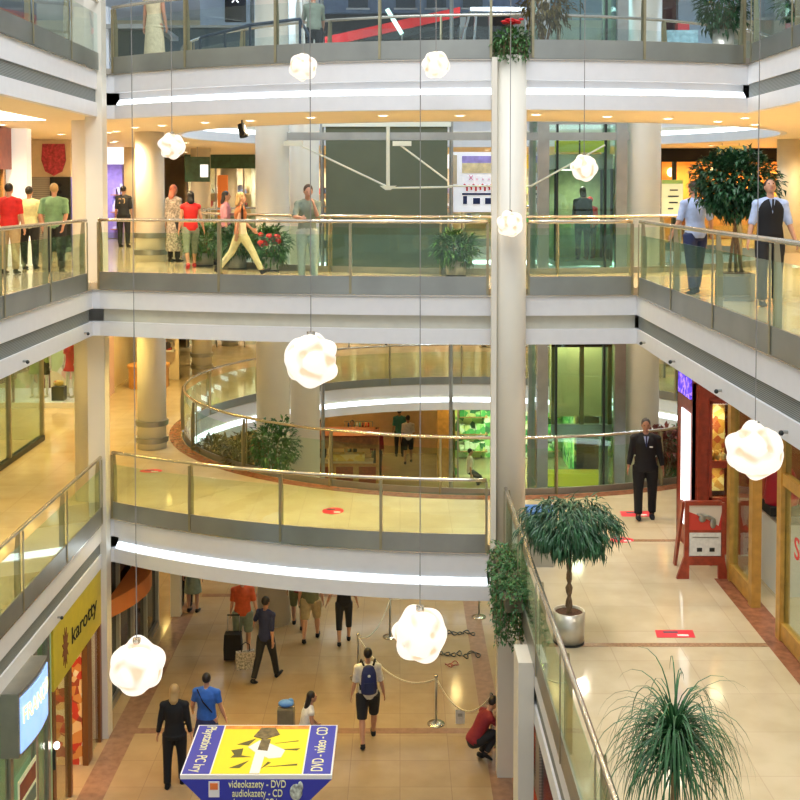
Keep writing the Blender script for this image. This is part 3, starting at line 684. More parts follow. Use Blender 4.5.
# through the round opening: ground floor far back
person('person in a grey top and dark shorts walking toward the far wall', P2(408, 463, Z0), 180, 1.82, top=1, topm=wht, bm_=dk, hem=.55, hip=(12, -12), knee=(2, 10))
person('person in a teal top just behind the grey topped walker', (on(406, 463, Z0).x-.25, on(408, 463, Z0).y+1.0, Z0), 180, 1.86, top=1, topm=cloth('teal', (.05, .22, .2)), bm_=dk)
person('dark maroon clothed attendant standing right of the wooden stall', P2(377, 478, Z0), 20, 1.80, top=1, topm=mar, bm_=dk, sleeve=.8)
person('dark haired attendant standing behind the wooden stall at its left end', (on(323, 462, Z0).x, 41.0, Z0), 10, 1.78, top=1, topm=black, bm_=dk)
person('person in a grey green shirt behind the counter of the wooden stall', (on(353, 462, Z0).x, 41.2, Z0), 0, 1.72, top=1, topm=gry, bm_=dk)
person('dark haired seated visitor by the green shop front', P2(470, 484, Z0), 90, 1.70, top=1, topm=wht, bm_=dk, hip=(60, 60), knee=(80, 80), sit=.5)
# mannequins in the left window, lowest gallery
#@@END2
# ------------------------------------------------------------------ shops and fittings
def goods_mat(name, cols, scale, rough=.6, emit=0):
    if name in MATS: return MATS[name]
    m = bpy.data.materials.new(name); m.use_nodes = True; nt = m.node_tree; b = nt.nodes['Principled BSDF']
    tc = nt.nodes.new('ShaderNodeTexCoord'); v = nt.nodes.new('ShaderNodeTexVoronoi'); v.inputs['Scale'].default_value = scale
    sp = nt.nodes.new('ShaderNodeSeparateColor'); r = nt.nodes.new('ShaderNodeValToRGB'); r.color_ramp.interpolation = 'CONSTANT'
    while len(r.color_ramp.elements) < len(cols): r.color_ramp.elements.new(.5)
    for i, c in enumerate(cols): r.color_ramp.elements[i].position = i/len(cols); r.color_ramp.elements[i].color = (*c, 1)
    L = nt.links.new; L(tc.outputs['Object'], v.inputs['Vector']); L(v.outputs['Color'], sp.inputs[0]); L(sp.outputs[0], r.inputs[0]); L(r.outputs[0], b.inputs['Base Color'])
    b.inputs['Roughness'].default_value = rough
    if emit: L(r.outputs[0], b.inputs['Emission Color']); b.inputs['Emission Strength'].default_value = emit
    MATS[name] = m; return m
gm1 = goods_mat('goods_mixed', [(.5, .4, .25), (.03, .03, .04), (.6, .55, .45), (.35, .05, .04), (.1, .14, .25), (.65, .5, .25)], 4)
gm2 = goods_mat('goods_gold', [(.8, .5, .12), (.6, .3, .05), (.85, .7, .35), (.5, .12, .04)], 9)
gm3 = goods_mat('goods_green', [(.1, .45, .12), (.4, .7, .25), (.7, .75, .3), (.05, .2, .08), (.75, .8, .6)], 4)
gm4 = goods_mat('goods_cool', [(.6, .65, .8), (.2, .2, .45), (.75, .72, .8), (.35, .3, .5)], 4)
SG = {}
def shopfront(x0, x1, Y, Z, label, wall, sign, goods, lamp=None, H=3.07, depth=2.6, bays=3, shelves=3, lampp=60, lampc=WARM2, signtext=None, textm=None, band=.55):
    t = thing('shopfront', label, 'shop', ((x0+x1)/2, Y, Z)); W = x1-x0
    MB().b2(x0, x1, Y-.06, Y+.05, Z+H-band, Z+H-.01).build('sign_band', sign, t)
    if signtext: text(signtext, band*.55, TM(((x0+x1)/2, Y-.066, Z+H-band/2)), textm or white_e, t)
    m = MB(); m.b2(x0+.05, x1-.05, Y+depth-.1, Y+depth, Z+.02, Z+H-.02); m.b2(x0, x0+.08, Y, Y+depth, Z, Z+H-.02); m.b2(x1-.08, x1, Y, Y+depth, Z, Z+H-.02); m.build('interior_wall', wall, t)
    for i in range(bays):
        a = x0+.1+(W-.2)*i/bays; b_ = x0+.1+(W-.2)*(i+1)/bays
        if i != bays//2: MB().b2(a+.04, b_-.04, Y-.005, Y+.005, Z+.1, Z+H-band).build('glass_panel', clear, t)
        MB().b2(a-.03, a+.03, Y-.04, Y+.04, Z, Z+H-band).build('frame_post', steel, t)
        for k in range(shelves):
            zz = Z+.35+k*(H-1.3)/max(1, shelves); 
            o = MB().b2(a+.12, b_-.12, Y+depth-.5, Y+depth-.12, zz-.03, zz).build('shelf', oak, t)
            g = MB(); n = 5
            for q in range(n):
                xx = a+.2+(b_-a-.4)*(q+.5)/n; hh = random.uniform(.18, .42); g.b2(xx-.09, xx+.09, Y+depth-.42, Y+depth-.2, zz+.001, zz+hh)
            g.build('merchandise', goods, o)
    if lampp: spots(x0+.3, x1-.3, Y+.6, Y+1.4, max(1, int(W/2.5)), 1, Z+H-.08, lampp, lampc, 160)
    return t
purple = mat('purple_panel', (.35, .28, .6), .5, noise=.2); sgn_w = mat('sign_white', (.9, .9, .92), .5, emit=1.0, noise=.1)
beige = mat('beige_panel', (.72, .58, .38), .5, noise=.05); darkg = mat('dark_green', (.04, .10, .06), .4, noise=.3); greys = ribbed('shutter', (.26, .25, .22), (.45, .42, .36), 6)
redbrown = mat('redbrown_sign', (.28, .07, .04), .4, noise=.2)
# middle storey, left side
t = thing('shopfront', 'left gallery shop on the middle storey with red brown sign and warm interior', 'shop', (-8.7, 14, 0))
MB().b2(-8.75, -8.6, 4, 24.4, 2.15, 3.06).build('sign_band', redbrown, t)
MB().b2(-11.2, -11.1, 4, 24.4, 0, 3.06).build('interior_wall', orangew, t)
for y in (6, 9, 12, 15, 18, 21, 24.0):
    MB().b2(-8.73, -8.63, y-.05, y+.05, 0, 2.15).build('frame_post', oak, t)
    if y < 24: MB().b2(-8.69, -8.67, y+.05, y+2.95, .1, 2.15).build('glass_panel', clear, t)
for i in range(8):
    o = MB().b2(-11.05, -10.6, 5+i*2.4, 7+i*2.4, 1.0, 1.04).build('shelf', oak, t); MB().b2(-11.0, -10.7, 5.1+i*2.4, 6.9+i*2.4, 1.042, 1.5).build('merchandise', gm2, o)
    MB().b2(-11.05, -10.6, 5+i*2.4, 7+i*2.4, .3, .9).build('display_cabinet', gm2, t)
spots(-10.6, -9.4, 6, 24, 1, 4, 3.0, 200, WARM)
cl_ = MB()
for (y, z, r_) in ((23.0, 2.62, .22), (22.6, 2.66, .26), (22.2, 2.60, .25), (21.8, 2.55, .18)): cl_.ell((-8.585, y, z), (.02, r_*1.3, r_), 18)
cl_.build('cloud_emblem', sgn_w, t, True)
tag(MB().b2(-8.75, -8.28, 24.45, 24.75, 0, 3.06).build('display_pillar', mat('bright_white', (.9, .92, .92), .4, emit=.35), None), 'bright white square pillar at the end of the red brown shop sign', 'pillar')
t = thing('shopfront', 'beige shop wall with a red emblem and a grey shutter, middle storey', 'shop', (-10.5, 30.2, 0))
MB().b2(-15.9, -9.0, 30.1, 30.3, 2.05, 3.06).build('fascia_panel', beige, t)
MB().b2(-9.55, -9.0, 30.04, 30.14, 0, 2.05).build('dark_pilaster', dark, t)
MB().b2(-10.6, -9.55, 30.12, 30.2, 0, 2.05).build('roller_shutter', greys, t)
MB().b2(-11.3, -10.6, 30.08, 30.25, 0, 2.05).build('pilaster', beige, t)
mb = MB(); mb.prism([(-9.75, 2.95), (-9.15, 2.95), (-9.12, 2.5), (-9.22, 2.2), (-9.45, 2.08), (-9.68, 2.2), (-9.78, 2.5)], 'y', 30.04, 30.09); e_ = mb.build('emblem', mat('emblem_red', (.45, .05, .08), .5, noise=.5, nscale=12), t)
for k in range(8): MB().ell((-9.28, 30.03, .5+.19*k), (.06, .012, .05), 10).build('dot_marking', black, t)
MB().b2(-12.6, -11.35, 31.6, 31.8, 0, 2.9).build('inner_wall', gm4, t)
for k in range(3): MB().b2(-12.6, -11.35, 31.2, 31.5, .7+k*.5, .95+k*.5).build('shelf', [sgn_w, purple, sgn_w][k], t)
# middle storey, back left
shopfront(-11.2, -8.9, 35.6, 0, 'back left shop with a pale purple lit display, middle storey', purple, sgn_w, gm4, bays=2, shelves=3, lampp=120, lampc=(.9, .8, 1))
one(MB().b2(-8.9, -7.9, 35.5, 35.9, 0, 3.06), 'wall_pier', beige, 'beige wall pier with a framed poster, middle storey', 'pier')
t = thing('framed_poster', 'dark framed poster on the beige wall pier', 'poster', (-8.3, 35.45, 1.2)); MB().b2(-8.5, -8.05, 35.42, 35.495, .75, 1.6).build('frame', dark, t); MB().b2(-8.45, -8.1, 35.41, 35.42, .8, 1.55).build('picture', goods_mat('poster_art', [(.3, .35, .2), (.1, .12, .08), (.5, .5, .3)], 8), t)
shopfront(-8.4, -4.9, 47.0-4, 0, 'shop with an orange display panel behind the red topped woman', beige, darkg, gm1, bays=3, lampp=150)
shopfront(-4.6, -1.5, 43, 0, 'shop behind the walking woman, middle storey back wall', cream, beige, gm1, bays=3, lampp=150)
shopfront(-1.3, 3.9, 43, 0, 'shop hidden mostly behind the olive screen', cream, sgn_w, gm4, bays=4, lampp=150)
shopfront(4.1, 8.2, 43, 0, 'back wall shop behind the glass lift, middle storey', cream, mat('yellow_sign', (.75, .62, .08), .5, emit=.3), gm3, bays=3, lampp=150)
t = thing('information_board', 'orange upright panel beside the striped robe shopper', 'display', (-6.6, 37.5, 0)); MB().b2(-6.3, -5.95, 38, 38.1, .3, 2.2).build('panel', mat('orange_panel', (.8, .22, .04), .5, emit=.2), t); MB().b2(-6.5, -5.8, 37.95, 38.2, 0, .3).build('foot', steel, t)
t = thing('hanging_sign', 'dark hanging screen board between the left round columns', 'sign', (-6.3, 35.5, 2.3)); MB().b2(-6.9, -6.1, 35.3, 35.4, 1.95, 2.75).build('board', darkg, t); MB().b2(-6.4, -6.15, 35.28, 35.3, 2.1, 2.5).build('picture', sgn_w, t); MB().tube([(-6.5, 35.35, 2.74), (-6.5, 35.35, 3.115)], .012).build('hanger', steel, t)
# middle storey, right: orange shop
t = thing('shopfront', 'orange walled shop with a black header band behind the leafy tree', 'shop', (12, 36.4, 0))
MB().b2(8.5, 14.6, 36.3, 36.5, 2.62, 3.06).build('sign_band', black, t); MB().b2(8.5, 16.8, 38.4, 38.6, 0, 3.06).build('interior_wall', orangew, t)
for x in (8.5, 9.0): MB().b2(x, x+.12, 36.3, 36.5, 0, 2.62).build('frame_post', dark, t)
MB().b2(12.9, 15.4, 36.2, 36.5, 0, 3.06).build('side_wall', cream, t)
for i in range(5):
    o = MB().b2(8.8+i*.95, 9.6+i*.95, 37.6, 38.2, .9, .96).build('shelf', oak, t); MB().b2(8.9+i*.95, 9.5+i*.95, 37.7, 38.1, .962, 1.25).build('merchandise', gm2, o)
    MB().b2(8.8+i*.95, 9.6+i*.95, 37.6, 38.2, .05, .8).build('cabinet', oak, t)
for x in (9.4, 10.8, 12.2): MB().ell((x, 38.2, 2.3), (.14, .08, .16), 12).build('wall_lamp', mat('wall_lamp_glow', (1, .7, .3), .5, emit=4), t)
spots(9, 14, 36.8, 37.6, 3, 1, 3.0, 420, (1, .66, .30))
spots(9.5, 15.5, 30, 34, 2, 1, 3.0, 200, WARM)
t = thing('hanging_sign', 'small gold sign hanging from the ceiling above the leafy tree', 'sign', (9.75, 32.5, 2.87)); MB().b2(9.35, 10.15, 32.47, 32.53, 2.72, 3.0).build('board', mat('gold_sign', (.8, .58, .15), .4, emit=.25, noise=.15), t)
mb = MB(); mb.tube([(9.5, 32.45, 2.82), (9.6, 32.45, 2.92), (9.67, 32.45, 2.84), (9.77, 32.45, 2.93), (9.85, 32.45, 2.83), (9.97, 32.45, 2.9)], .022, 6); mb.build('scroll_emblem', dark, t)
for x in (9.5, 10.0): MB().tube([(x, 32.5, 2.98), (x, 32.5, 3.115)], .01).build('hanger', steel, t)
p = at(672, 215, 25); t = thing('notice_board', 'pale yellow notice board on a stand beside the right round column', 'sign', (p.x, 25, 0))
pal = mat('pale_notice', (.82, .84, .55), .5, emit=.15); MB().b2(p.x-.24, p.x+.24, 24.98, 25.02, 1.12, 1.93).build('board', pal, t); MB().b2(p.x-.24, p.x+.24, 24.975, 24.98, 1.84, 1.93).build('header', mat('notice_green', (.35, .55, .15), .5), t)
for k, (a, b_) in enumerate(((-.06, .12), (-.1, .14), (-.08, .12), (-.1, .02))): MB().b2(p.x+a, p.x+b_, 24.97, 24.98, 1.68-k*.14, 1.71-k*.14).build('text_line', dark, t)
for x in (-.2, .2): MB().b2(p.x+x-.015, p.x+x+.015, 24.985, 25.015, .02, 1.12).build('leg', steel, t)
MB().b2(p.x-.28, p.x+.28, 24.85, 25.15, 0, .02).build('foot', steel, t)
# olive screen and truss in the round opening
t = thing('projection_screen', 'large olive screen hung behind the truss in the round opening', 'screen', (-.4, 33, -1.2))
ol = mat('olive_fabric', (.115, .125, .072), .7, noise=.06, nscale=1.2)
MB().b2(-2.22, 1.42, 32.95, 33.08, -1.2, 3.58).build('screen_cloth', ol, t); MB().b2(-2.32, 1.52, 32.9, 33.12, 3.58, 3.72).build('top_bar', mat('cream_metal', (.8, .8, .66), .4), t)
for x in (-2.34, 1.54): MB().cyl(x, 33.1, ZL[0], 8.98, .06, 14).build('mast', steel, t)
MB().b2(-2.3, 1.5, 32.96, 33.1, -1.28, -1.2).build('bottom_bar', steel, t)
cm = MATS['cream_metal']
t = thing('steel_truss', 'steel beam with pale tension rods spanning between the round columns', 'truss', (1.4, 26.0, 2.9))
MB().b2(-2.66, 5.4, 25.93, 26.07, 2.87, 3.05).build('beam', steel, t)
def A26(px, py): 
    p = at(px, py, 25.85); return tuple(p)
MB().tube([A26(388, 126), A26(388, 188)], .045, 10).build('strut', cm, t)
for a, b_ in (((302, 146), (388, 187)), ((388, 188), (452, 187)), ((400, 145), (448, 181)), ((531, 186), (605, 145)), ((448, 186), (531, 186))): MB().tube([A26(*a), A26(*b_)], .022, 8).build('tension_rod', cm, t)
mb = MB(); q = at(388, 187, 25.8); mb.prism([(q.x-.2, q.z+.03), (q.x+.2, q.z+.03), (q.x+.06, q.z-.07), (q.x-.06, q.z-.07)], 'y', 25.76, 25.9); mb.build('node_plate', cm, t)
for px in (293, 402): 
    q = at(px, 145, 25.85); MB().b2(q.x-.22, q.x+.22, 25.8, 25.95, q.z-.02, q.z+.09).build('bracket', cm, t)
# posters right of the screen
t = thing('advertising_board', 'colourful advertising board with red lettering beside the olive screen', 'poster', (2.2, 34.2, 1))
pa, pb = at(449, 212, 34.2), at(492, 152, 34.2)
MB().b2(pa.x, pb.x+.3, 34.18, 34.26, pa.z, pb.z).build('board', mat('board_white', (.9, .88, .9), .5, emit=.25), t)
def PB(x0, y0, x1, y1, nm, m, d=.0):
    a = at(x0, y1, 34.2); b_ = at(x1, y0, 34.2); return MB().b2(a.x, b_.x, 34.15-d, 34.18-d, a.z, b_.z).build(nm, m, t)
PB(462, 156, 500, 163, 'sky_print', mat('print_violet', (.42, .32, .72), .5, noise=.2)); PB(462, 163, 500, 173, 'sand_print', mat('print_yellow', (.85, .68, .38), .5, noise=.2))
PB(462, 193, 500, 195, 'rule_line', nv); PB(463, 196, 467, 204, 'figure_print', nv); PB(473, 198, 480, 204, 'figure_print', nv); PB(485, 198, 494, 204, 'figure_print', nv); PB(450, 155, 457, 184, 'side_strip', beige)
lp = at(471, 178, 34.1); text('X', .22, TM((lp.x, 34.14, lp.z)), mat('print_pink', (.75, .1, .3), .5), t)
for k in range(3): lp = at(477+k*6, 179, 34.1); text('o', .12, TM((lp.x, 34.14, lp.z)), MATS['print_pink'], t)
for k in range(7): 
    a = at(464+k*4.5, 184+(k % 2), 34.1); b_ = at(467+k*4.5, 191-(k % 2), 34.1); MB().tube([(a.x, 34.14, a.z), ((a.x+b_.x)/2+.05, 34.14, (a.z+b_.z)/2), (b_.x, 34.14, b_.z)], .03, 6).build('lettering', redm, t)
for x in (pa.x+.1, pb.x+.2): MB().b2(x-.03, x+.03, 34.26, 34.32, ZL[2]-.2 if False else -4.4, pb.z).build('post', steel, t)
# glass lift
t = thing('glass_lift_shaft', 'tall glass lift shaft with grey and black posts right of the central column', 'lift', (4.3, 27, ZL[0]))
for x, y, m, wd in ((3.38, 26.0, steel, .13), (5.22, 26.0, steel, .13), (3.38, 28.0, steel, .1), (5.22, 28.0, steel, .1)): MB().b2(x-wd, x+wd, y-.1, y+.1, ZL[0], 8.9).build('corner_post', m, t)
for x in (3.72, 4.86): MB().b2(x-.025, x+.025, 26.02, 26.1, ZL[0], 8.9).build('mullion', dark, t)
for z in (-5.6, -1.1, .95, 3.3, 7.5): MB().b2(3.3, 5.3, 26.0, 26.08, z-.05, z+.05).build('transom', steel, t)
for z0, z1 in ((ZL[0], -5.65), (-5.55, -1.15), (-1.05, 3.25), (3.35, 7.45)):
    MB().b2(3.5, 5.1, 26.12, 26.14, z0+.02, z1).build('glass_panel', greeng, t); MB().b2(3.36, 3.38, 26.15, 27.9, z0+.02, z1).build('glass_panel', greeng, t); MB().b2(5.22, 5.24, 26.15, 27.9, z0+.02, z1).build('glass_panel', greeng, t)
c_ = thing('lift_cab', 'dark framed lift cab with passengers, stopped at the middle storey', 'lift cab', (4.4, 27, 0))
mb = MB(); mb.b2(3.7, 5.08, 26.3, 27.7, 2.2, 2.55); mb.b2(3.7, 5.08, 26.3, 27.7, -.12, 0.0); mb.build('roof_and_floor', steel, c_)
for x in (3.72, 5.06): 
    for y in (26.33, 27.67): MB().b2(x-.03, x+.03, y-.03, y+.03, 0, 2.2).build('post', dark, c_)
MB().b2(3.75, 5.03, 27.66, 27.7, 0, 2.2).build('back_wall', mat('cab_olive', (.34, .40, .22), .4, noise=.2), c_)
spots(3.9, 4.9, 26.6, 27.4, 1, 1, 2.15, 30, (1, 1, .85))
MB().b2(3.75, 5.03, 26.3, 26.32, 0, 1.0).build('front_glass', greeng, c_)
MB().b2(4.0, 4.6, 26.6, 27.4, 2.18, 2.195).build('cab_light', white_e, c_)
MB().cyl(4.4, 27, 2.55, 8.98, .02, 8).build('cable', dark, c_)
MB().b2(3.8, 5.0, 27.0, 27.1, 2.62, 2.9).build('crosshead', mat('lift_yellow', (.75, .70, .08), .5), c_)
person('person in a dark jacket with a red collar inside the lift cab', (4.45, 26.8, 0), 185, 1.74, top=1, topm=dk, bm_=dk, sleeve=.9, hair=hair_b, hairlen=.05)
q = person('child in a bright red jacket and cap inside the lift cab', (4.70, 27.2, 0), 195, 1.50, top=1, topm=redc, bm_=dk, sleeve=.9, hair=redc)
c_ = thing('lift_door', 'glazed lift landing doors at the lowest gallery level', 'door', (4.4, 28.05, ZL[1]))
for x in (3.72, 4.4, 5.08): MB().b2(x-.05, x+.05, 27.95, 28.05, ZL[1]+.5, -2.0).build('door_frame', mat('door_bronze', (.25, .2, .1), .35, .6), c_)
MB().b2(3.67, 5.13, 27.95, 28.05, -2.1, -1.8).build('header', dark, c_); MB().b2(3.67, 5.13, 27.93, 28.07, ZL[1]+.2, ZL[1]+.5).build('sill', steel, c_)
MB().b2(3.67, 5.13, 28.02, 28.1, ZL[1]+.1, ZL[1]+.2).build('shaft_backing', greeng, c_)
MB().b2(3.75, 5.05, 28.9, 28.95, ZL[1]+.5, -2.1).build('cab_back', mat('cab_cream', (.75, .62, .32), .5), c_)
for x0 in (3.77, 4.45): MB().b2(x0, x0+.58, 27.99, 28.01, ZL[1]+.5, -2.1).build('door_leaf', clear, c_)
spots(3.9, 4.9, 28.4, 29.6, 2, 1, -1.3, 160, (1, .95, .6)); spots(3.9, 4.9, 26.6, 27.4, 1, 1, -1.3, 60, (1, .95, .7))
c_.location.y -= 1.5
t = thing('yellow_counter', 'bright yellow topped counter on the ground floor seen behind the glass lift', 'counter', (4.1, 29.5, ZL[0])); MB().b2(3.3, 5.0, 29.3, 29.7, ZL[0]+.0, ZL[0]+.95).build('body', mat('cabinet_green', (.15, .4, .2), .4), t); MB().b2(3.2, 5.1, 29.2, 29.8, ZL[0]+.95, ZL[0]+1.35).build('top', mat('bright_yellow', (.85, .75, .03), .4), t); t.location += Vector((1.35, 5.7, 0))
spots(2, 8, 28, 34, 2, 2, -1.2+0, 60, (.8, 1, .8))
# lowest gallery, left
t = thing('shopfront', 'glazed shop along the lowest left gallery with steel posts', 'shop', (-8.85, 14, ZL[1]))
z1 = ZL[1]
for y in [4+2.3*i for i in range(11)]:
    MB().b2(-8.9, -8.8, y-.04, y+.04, z1, -1.0).build('frame_post', post_m, t)
    if y < 26.5: MB().b2(-8.86, -8.84, y+.04, y+2.26, z1+.12, -1.0).build('glass_panel', clear, t)
MB().b2(-8.92, -8.78, 4, 27, z1, z1+.12).build('base_plate', dark, t); MB().b2(-12.1, -12, 4, 27, z1, -1.0).build('interior_wall', cream, t); MB().b2(-12, -8.9, 27, 27.1, z1, -1.0).build('end_wall', clear, t)
for i in range(6):
    o = MB().b2(-11.5, -10.2, 8+i*3.1, 9.6+i*3.1, z1, z1+.8).build('display_table', beige, t); MB().b2(-11.4, -10.3, 8.1+i*3.1, 9.5+i*3.1, z1+.802, z1+1.15).build('merchandise', [gm1, gm3][i % 2], o)
spots(-11, -9.6, 6, 26, 1, 4, -1.05, 180, WARM2)
t = thing('shop_window', 'clothes shop window with mannequins on a white ledge, lowest left gallery', 'shop', (-11, 31, z1))
MB().b2(-15.9, -8.95, 30.9, 33.2, z1, z1+.16).build('ledge', white, t); MB().b2(-15.9, -8.95, 33.2, 33.3, z1, -1.0).build('back_wall', goods_mat('window_backdrop', [(.8, .62, .35), (.75, .4, .3), (.5, .55, .25), (.85, .75, .6), (.2, .1, .08)], 2.2), t)
MB().b2(-15.9, -8.95, 30.95, 30.97, z1+.16, -1.0).build('glass_panel', clear, t); MB().b2(-9.0, -8.7, 30.9, 33.3, z1, -1.0).build('side_pier', mat('pinkish_pier', (.72, .5, .48), .5), t)
for x in (-10.95, -12.6): MB().b2(x-.03, x+.03, 30.93, 30.99, z1+.16, -1.0).build('frame_post', dark, t)
spots(-12, -9.5, 31.2, 32.4, 2, 1, -1.05, 110, WARM2)
for px, lab, tm, bt, hm, bmm in ((36, 'mannequin with a white top and green skirt in the left shop window', wht, 'skirt', .6, cloth('lime', (.4, .5, .12))), (44, 'mannequin with a green top and black shorts in the left shop window', cloth('lime', (.4, .5, .12)), 'trousers', .35, black), (71, 'mannequin in a red dress in the left shop window', redc, 'skirt', .45, redc)):
    person(lab, (at(px, 400, 31.8).x, 31.8, z1+.16), random.uniform(-20, 20), 1.80, top=1, topm=tm, bottom=bt, bm_=bmm, hem=hm, sleeve=.1 if px != 71 else .4, hair=porcelain, sk=porcelain, shoe=porcelain, name='mannequin', cat='mannequin', bulk=.92)
t = thing('handbag_cube', 'dark display cube with a handbag on the white shop window ledge', 'display', (-10, 31.3, z1+.16)); MB().b2(-9.95, -9.6, 31.2, 31.5, z1+.16, z1+.55).build('cube', dark, t); MB().ell((-9.78, 31.35, z1+.64), (.16, .08, .09), 12).build('handbag', gm2, t)
# lowest gallery, back left: counter and shelves
t = thing('shop_counter', 'curved orange shop counter behind the ringed column', 'counter', (-7.6, 34.4, z1))
mb = MB(); mb._lathe(-7.9, 34.4, [(.0, z1), (.62, z1), (.62, z1+.62), (.66, z1+.62), (.66, z1+.70), (0, z1+.70)], 30, 0); mb.build('body', mat('counter_orange', (.78, .40, .12), .4, noise=.1), t)
for k in range(3): MB().b2(-8.5, -7.3, 35.3, 35.6, z1+.95+k*.42, z1+1.0+k*.42).build('shelf', white, t); MB().b2(-8.4, -7.4, 35.35, 35.55, z1+1.001+k*.42, z1+1.25+k*.42).build('merchandise', gm1, t)
MB().b2(-8.6, -7.2, 35.6, 35.7, z1, -1.0).build('back_panel', cream, t)
t = thing('wall_panel', 'pale slanted shop wall with a green leaf sign, lowest gallery back left', 'wall panel', (-8.9, 33.5, z1)); MB().b2(-9.0, -8.9, 33.4, 38, z1, -1.0).build('panel', cream, t); MB().ell((-8.88, 34.0, -1.9), (.01, .22, .32), 14, rot=(.5, 0, 0)).build('leaf_emblem', leafg, t)
t = thing('banner', 'tall black banner with pale script behind the ringed column', 'banner', (-6.2, 38, z1)); MB().b2(-7.3, -6.8, 38.6, 38.66, z1+.1, -1.0).build('cloth', black, t); text('L', .5, TM((-7.05, 38.59, -2.3), 90, 0, 0), wht, t)
mb = MB(); mb.tube([(-7.15, 38.58, -2.9), (-7.0, 38.58, -2.7), (-6.95, 38.58, -2.95), (-7.1, 38.58, -3.0), (-6.92, 38.58, -3.15)], .015, 6); mb.build('script', wht, t)
MB().b2(-7.35, -6.75, 38.5, 38.76, z1, z1+.1).build('foot', steel, t)
for i, (a, b_, g, w_) in enumerate(((-8.4, -4.9, gm1, cream), (-4.7, -.6, gm1, cream), (-.5, 3.2, goods_mat('goods_dark', [(.03, .03, .04), (.3, .04, .03), (.6, .6, .55), (.05, .12, .08)], 3), cream), (3.4, 8.2, gm3, cream))):
    shopfront(a, b_, 43, z1, ['lowest gallery back shop behind the banner', 'lowest gallery back shop above the wooden stall', 'lowest gallery back shop with dark and red goods', 'lowest gallery back shop behind the lift landing'][i], w_, [beige, white, dark, beige][i], g, H=3.5, lampp=130, bays=3)
shopfront(8.6, 12.6, 36, z1, 'yellow shop beyond the guard, beside the purple neon cabinet', cream, mat('yellow_band', (.8, .7, .35), .5, emit=.25), gm3, H=3.5, lampp=130, bays=3, shelves=4)
shopfront(8.6, 12.6, 39, z1, 'second yellow shop deeper beyond the guard', cream, beige, gm1, H=3.5, lampp=80, bays=3) if False else None
# lowest gallery, right: red cabinet, sandwich board, gold framed shop
t = thing('display_cabinet', 'tall red wooden cabinet with a lit window of golden goods', 'cabinet', (5.5, 18.9, z1))
x0, x1_, y0, y1 = 4.95, 7.2, 18.45, 19.5
mb = MB(); mb.b2(x0, x1_, y1-.05, y1, z1, -1.0); mb.b2(x0, x0+.05, y0, y1, z1, -1.0); mb.b2(x0, x0+.30, y0, y0+.05, z1, -1.0); mb.b2(x0+.62, x1_, y0, y0+.05, z1, -1.0); mb.b2(x0+.30, x0+.62, y0, y0+.05, -1.9, -1.0); mb.b2(x0+.30, x0+.62, y0, y0+.05, z1, -3.5); mb.b2(x0+.30, x0+.62, y0, y0+.05, -3.0, -2.88); mb.build('carcass', wood, t)
mb = MB()
for x in (x0+.27, x0+.62): mb.b2(x, x+.05, y0-.04, y0, -3.55, -1.85)
mb.b2(x0+.27, x0+.67, y0-.04, y0, -1.9, -1.82); mb.b2(x0+.27, x0+.67, y0-.04, y0, -3.57, -3.49); mb.b2(x0, x1_, y0-.05, y0, -1.55, -1.45); mb.b2(x0+.08, x0+.13, y0-.03, y0, z1, -1.0); mb.build('moulding', wood, t)
MB().b2(x0+.3, x0+.62, y0+.02, y0+.03, -3.5, -1.9).build('glass_panel', clear, t); o = MB().b2(x0+.28, x0+.66, y0+.06, y0+.4, -2.98, -2.94).build('shelf', oak, t); 
mb = MB(); 
for k in range(7): mb.ell((x0+.34+.04*k, y0+.2+.03*(k % 3), -2.86+.05*(k % 2)), (.05, .05, .08), 8)
mb.build('merchandise', gm2, o); MB().b2(x0+.28, x0+.66, y0+.42, y0+.44, -3.5, -1.9).build('backing', gm2, t); MB().b2(x0+.3, x0+.64, y0+.1, y0+.3, -1.93, -1.91).build('cabinet_light', white_e, t)
MB().b2(x0-.02, x0, y0+.15, y1-.35, -4.1, -2.1).build('light_panel', mat('tube_light', (.9, .95, 1), .5, emit=1.4), t)
MB().b2(x0-.03, x0, y0+.1, y1-.15, -1.85, -1.15).build('neon_panel', goods_mat('neon', [(.12, .06, .8), (.35, .2, .9), (.06, .03, .4)], 14, emit=1.2), t)
spots(x0+.35, x0+.60, y0+.15, y0+.3, 1, 1, -1.95, 14, (1, .8, .45)); spots(x0+.35, x0+.60, y0+.15, y0+.3, 1, 1, -3.02, 6, (1, .8, .45))
b_t = thing('sandwich_board', 'red wooden poster stand with flared feet in front of the red cabinet', 'sign', (4.75, 17.5, z1))
def SBp(px, py): p = at(px, py, 17.3); return (p.x, p.z)
L_, R_ = 4.50, 5.16
mb = MB(); mb.prism([(L_-.10, z1), (L_+.10, z1), (L_+.10, z1+.22), (R_-.1, z1+.22), (R_-.1, z1), (R_+.06, z1), (R_, z1+.35), (R_, z1+1.22), (R_-.05, z1+1.22), (R_-.05, z1+.36), (L_+.09, z1+.36), (L_+.09, z1+1.18), (R_-.05, z1+1.18), (R_-.05, z1+1.25), (L_+.03, z1+1.25), (L_+.02, z1+.35)], 'y', 17.28, 17.34); mb.build('front_frame', wood, b_t)
mb = MB(); mb.prism([(17.9, z1), (18.02, z1), (17.55, z1+1.2), (17.42, z1+1.2)], 'x', L_+.02, L_+.06); mb.prism([(17.9, z1), (18.02, z1), (17.55, z1+1.2), (17.42, z1+1.2)], 'x', R_-.06, R_-.02); mb.build('rear_leg', wood, b_t)
MB().b2(L_+.09, R_-.05, 17.30, 17.33, z1+.78, z1+1.18).build('red_picture', goods_mat('red_picture', [(.55, .03, .02), (.6, .05, .03), (.5, .02, .02), (.7, .6, .5)], 3), b_t)
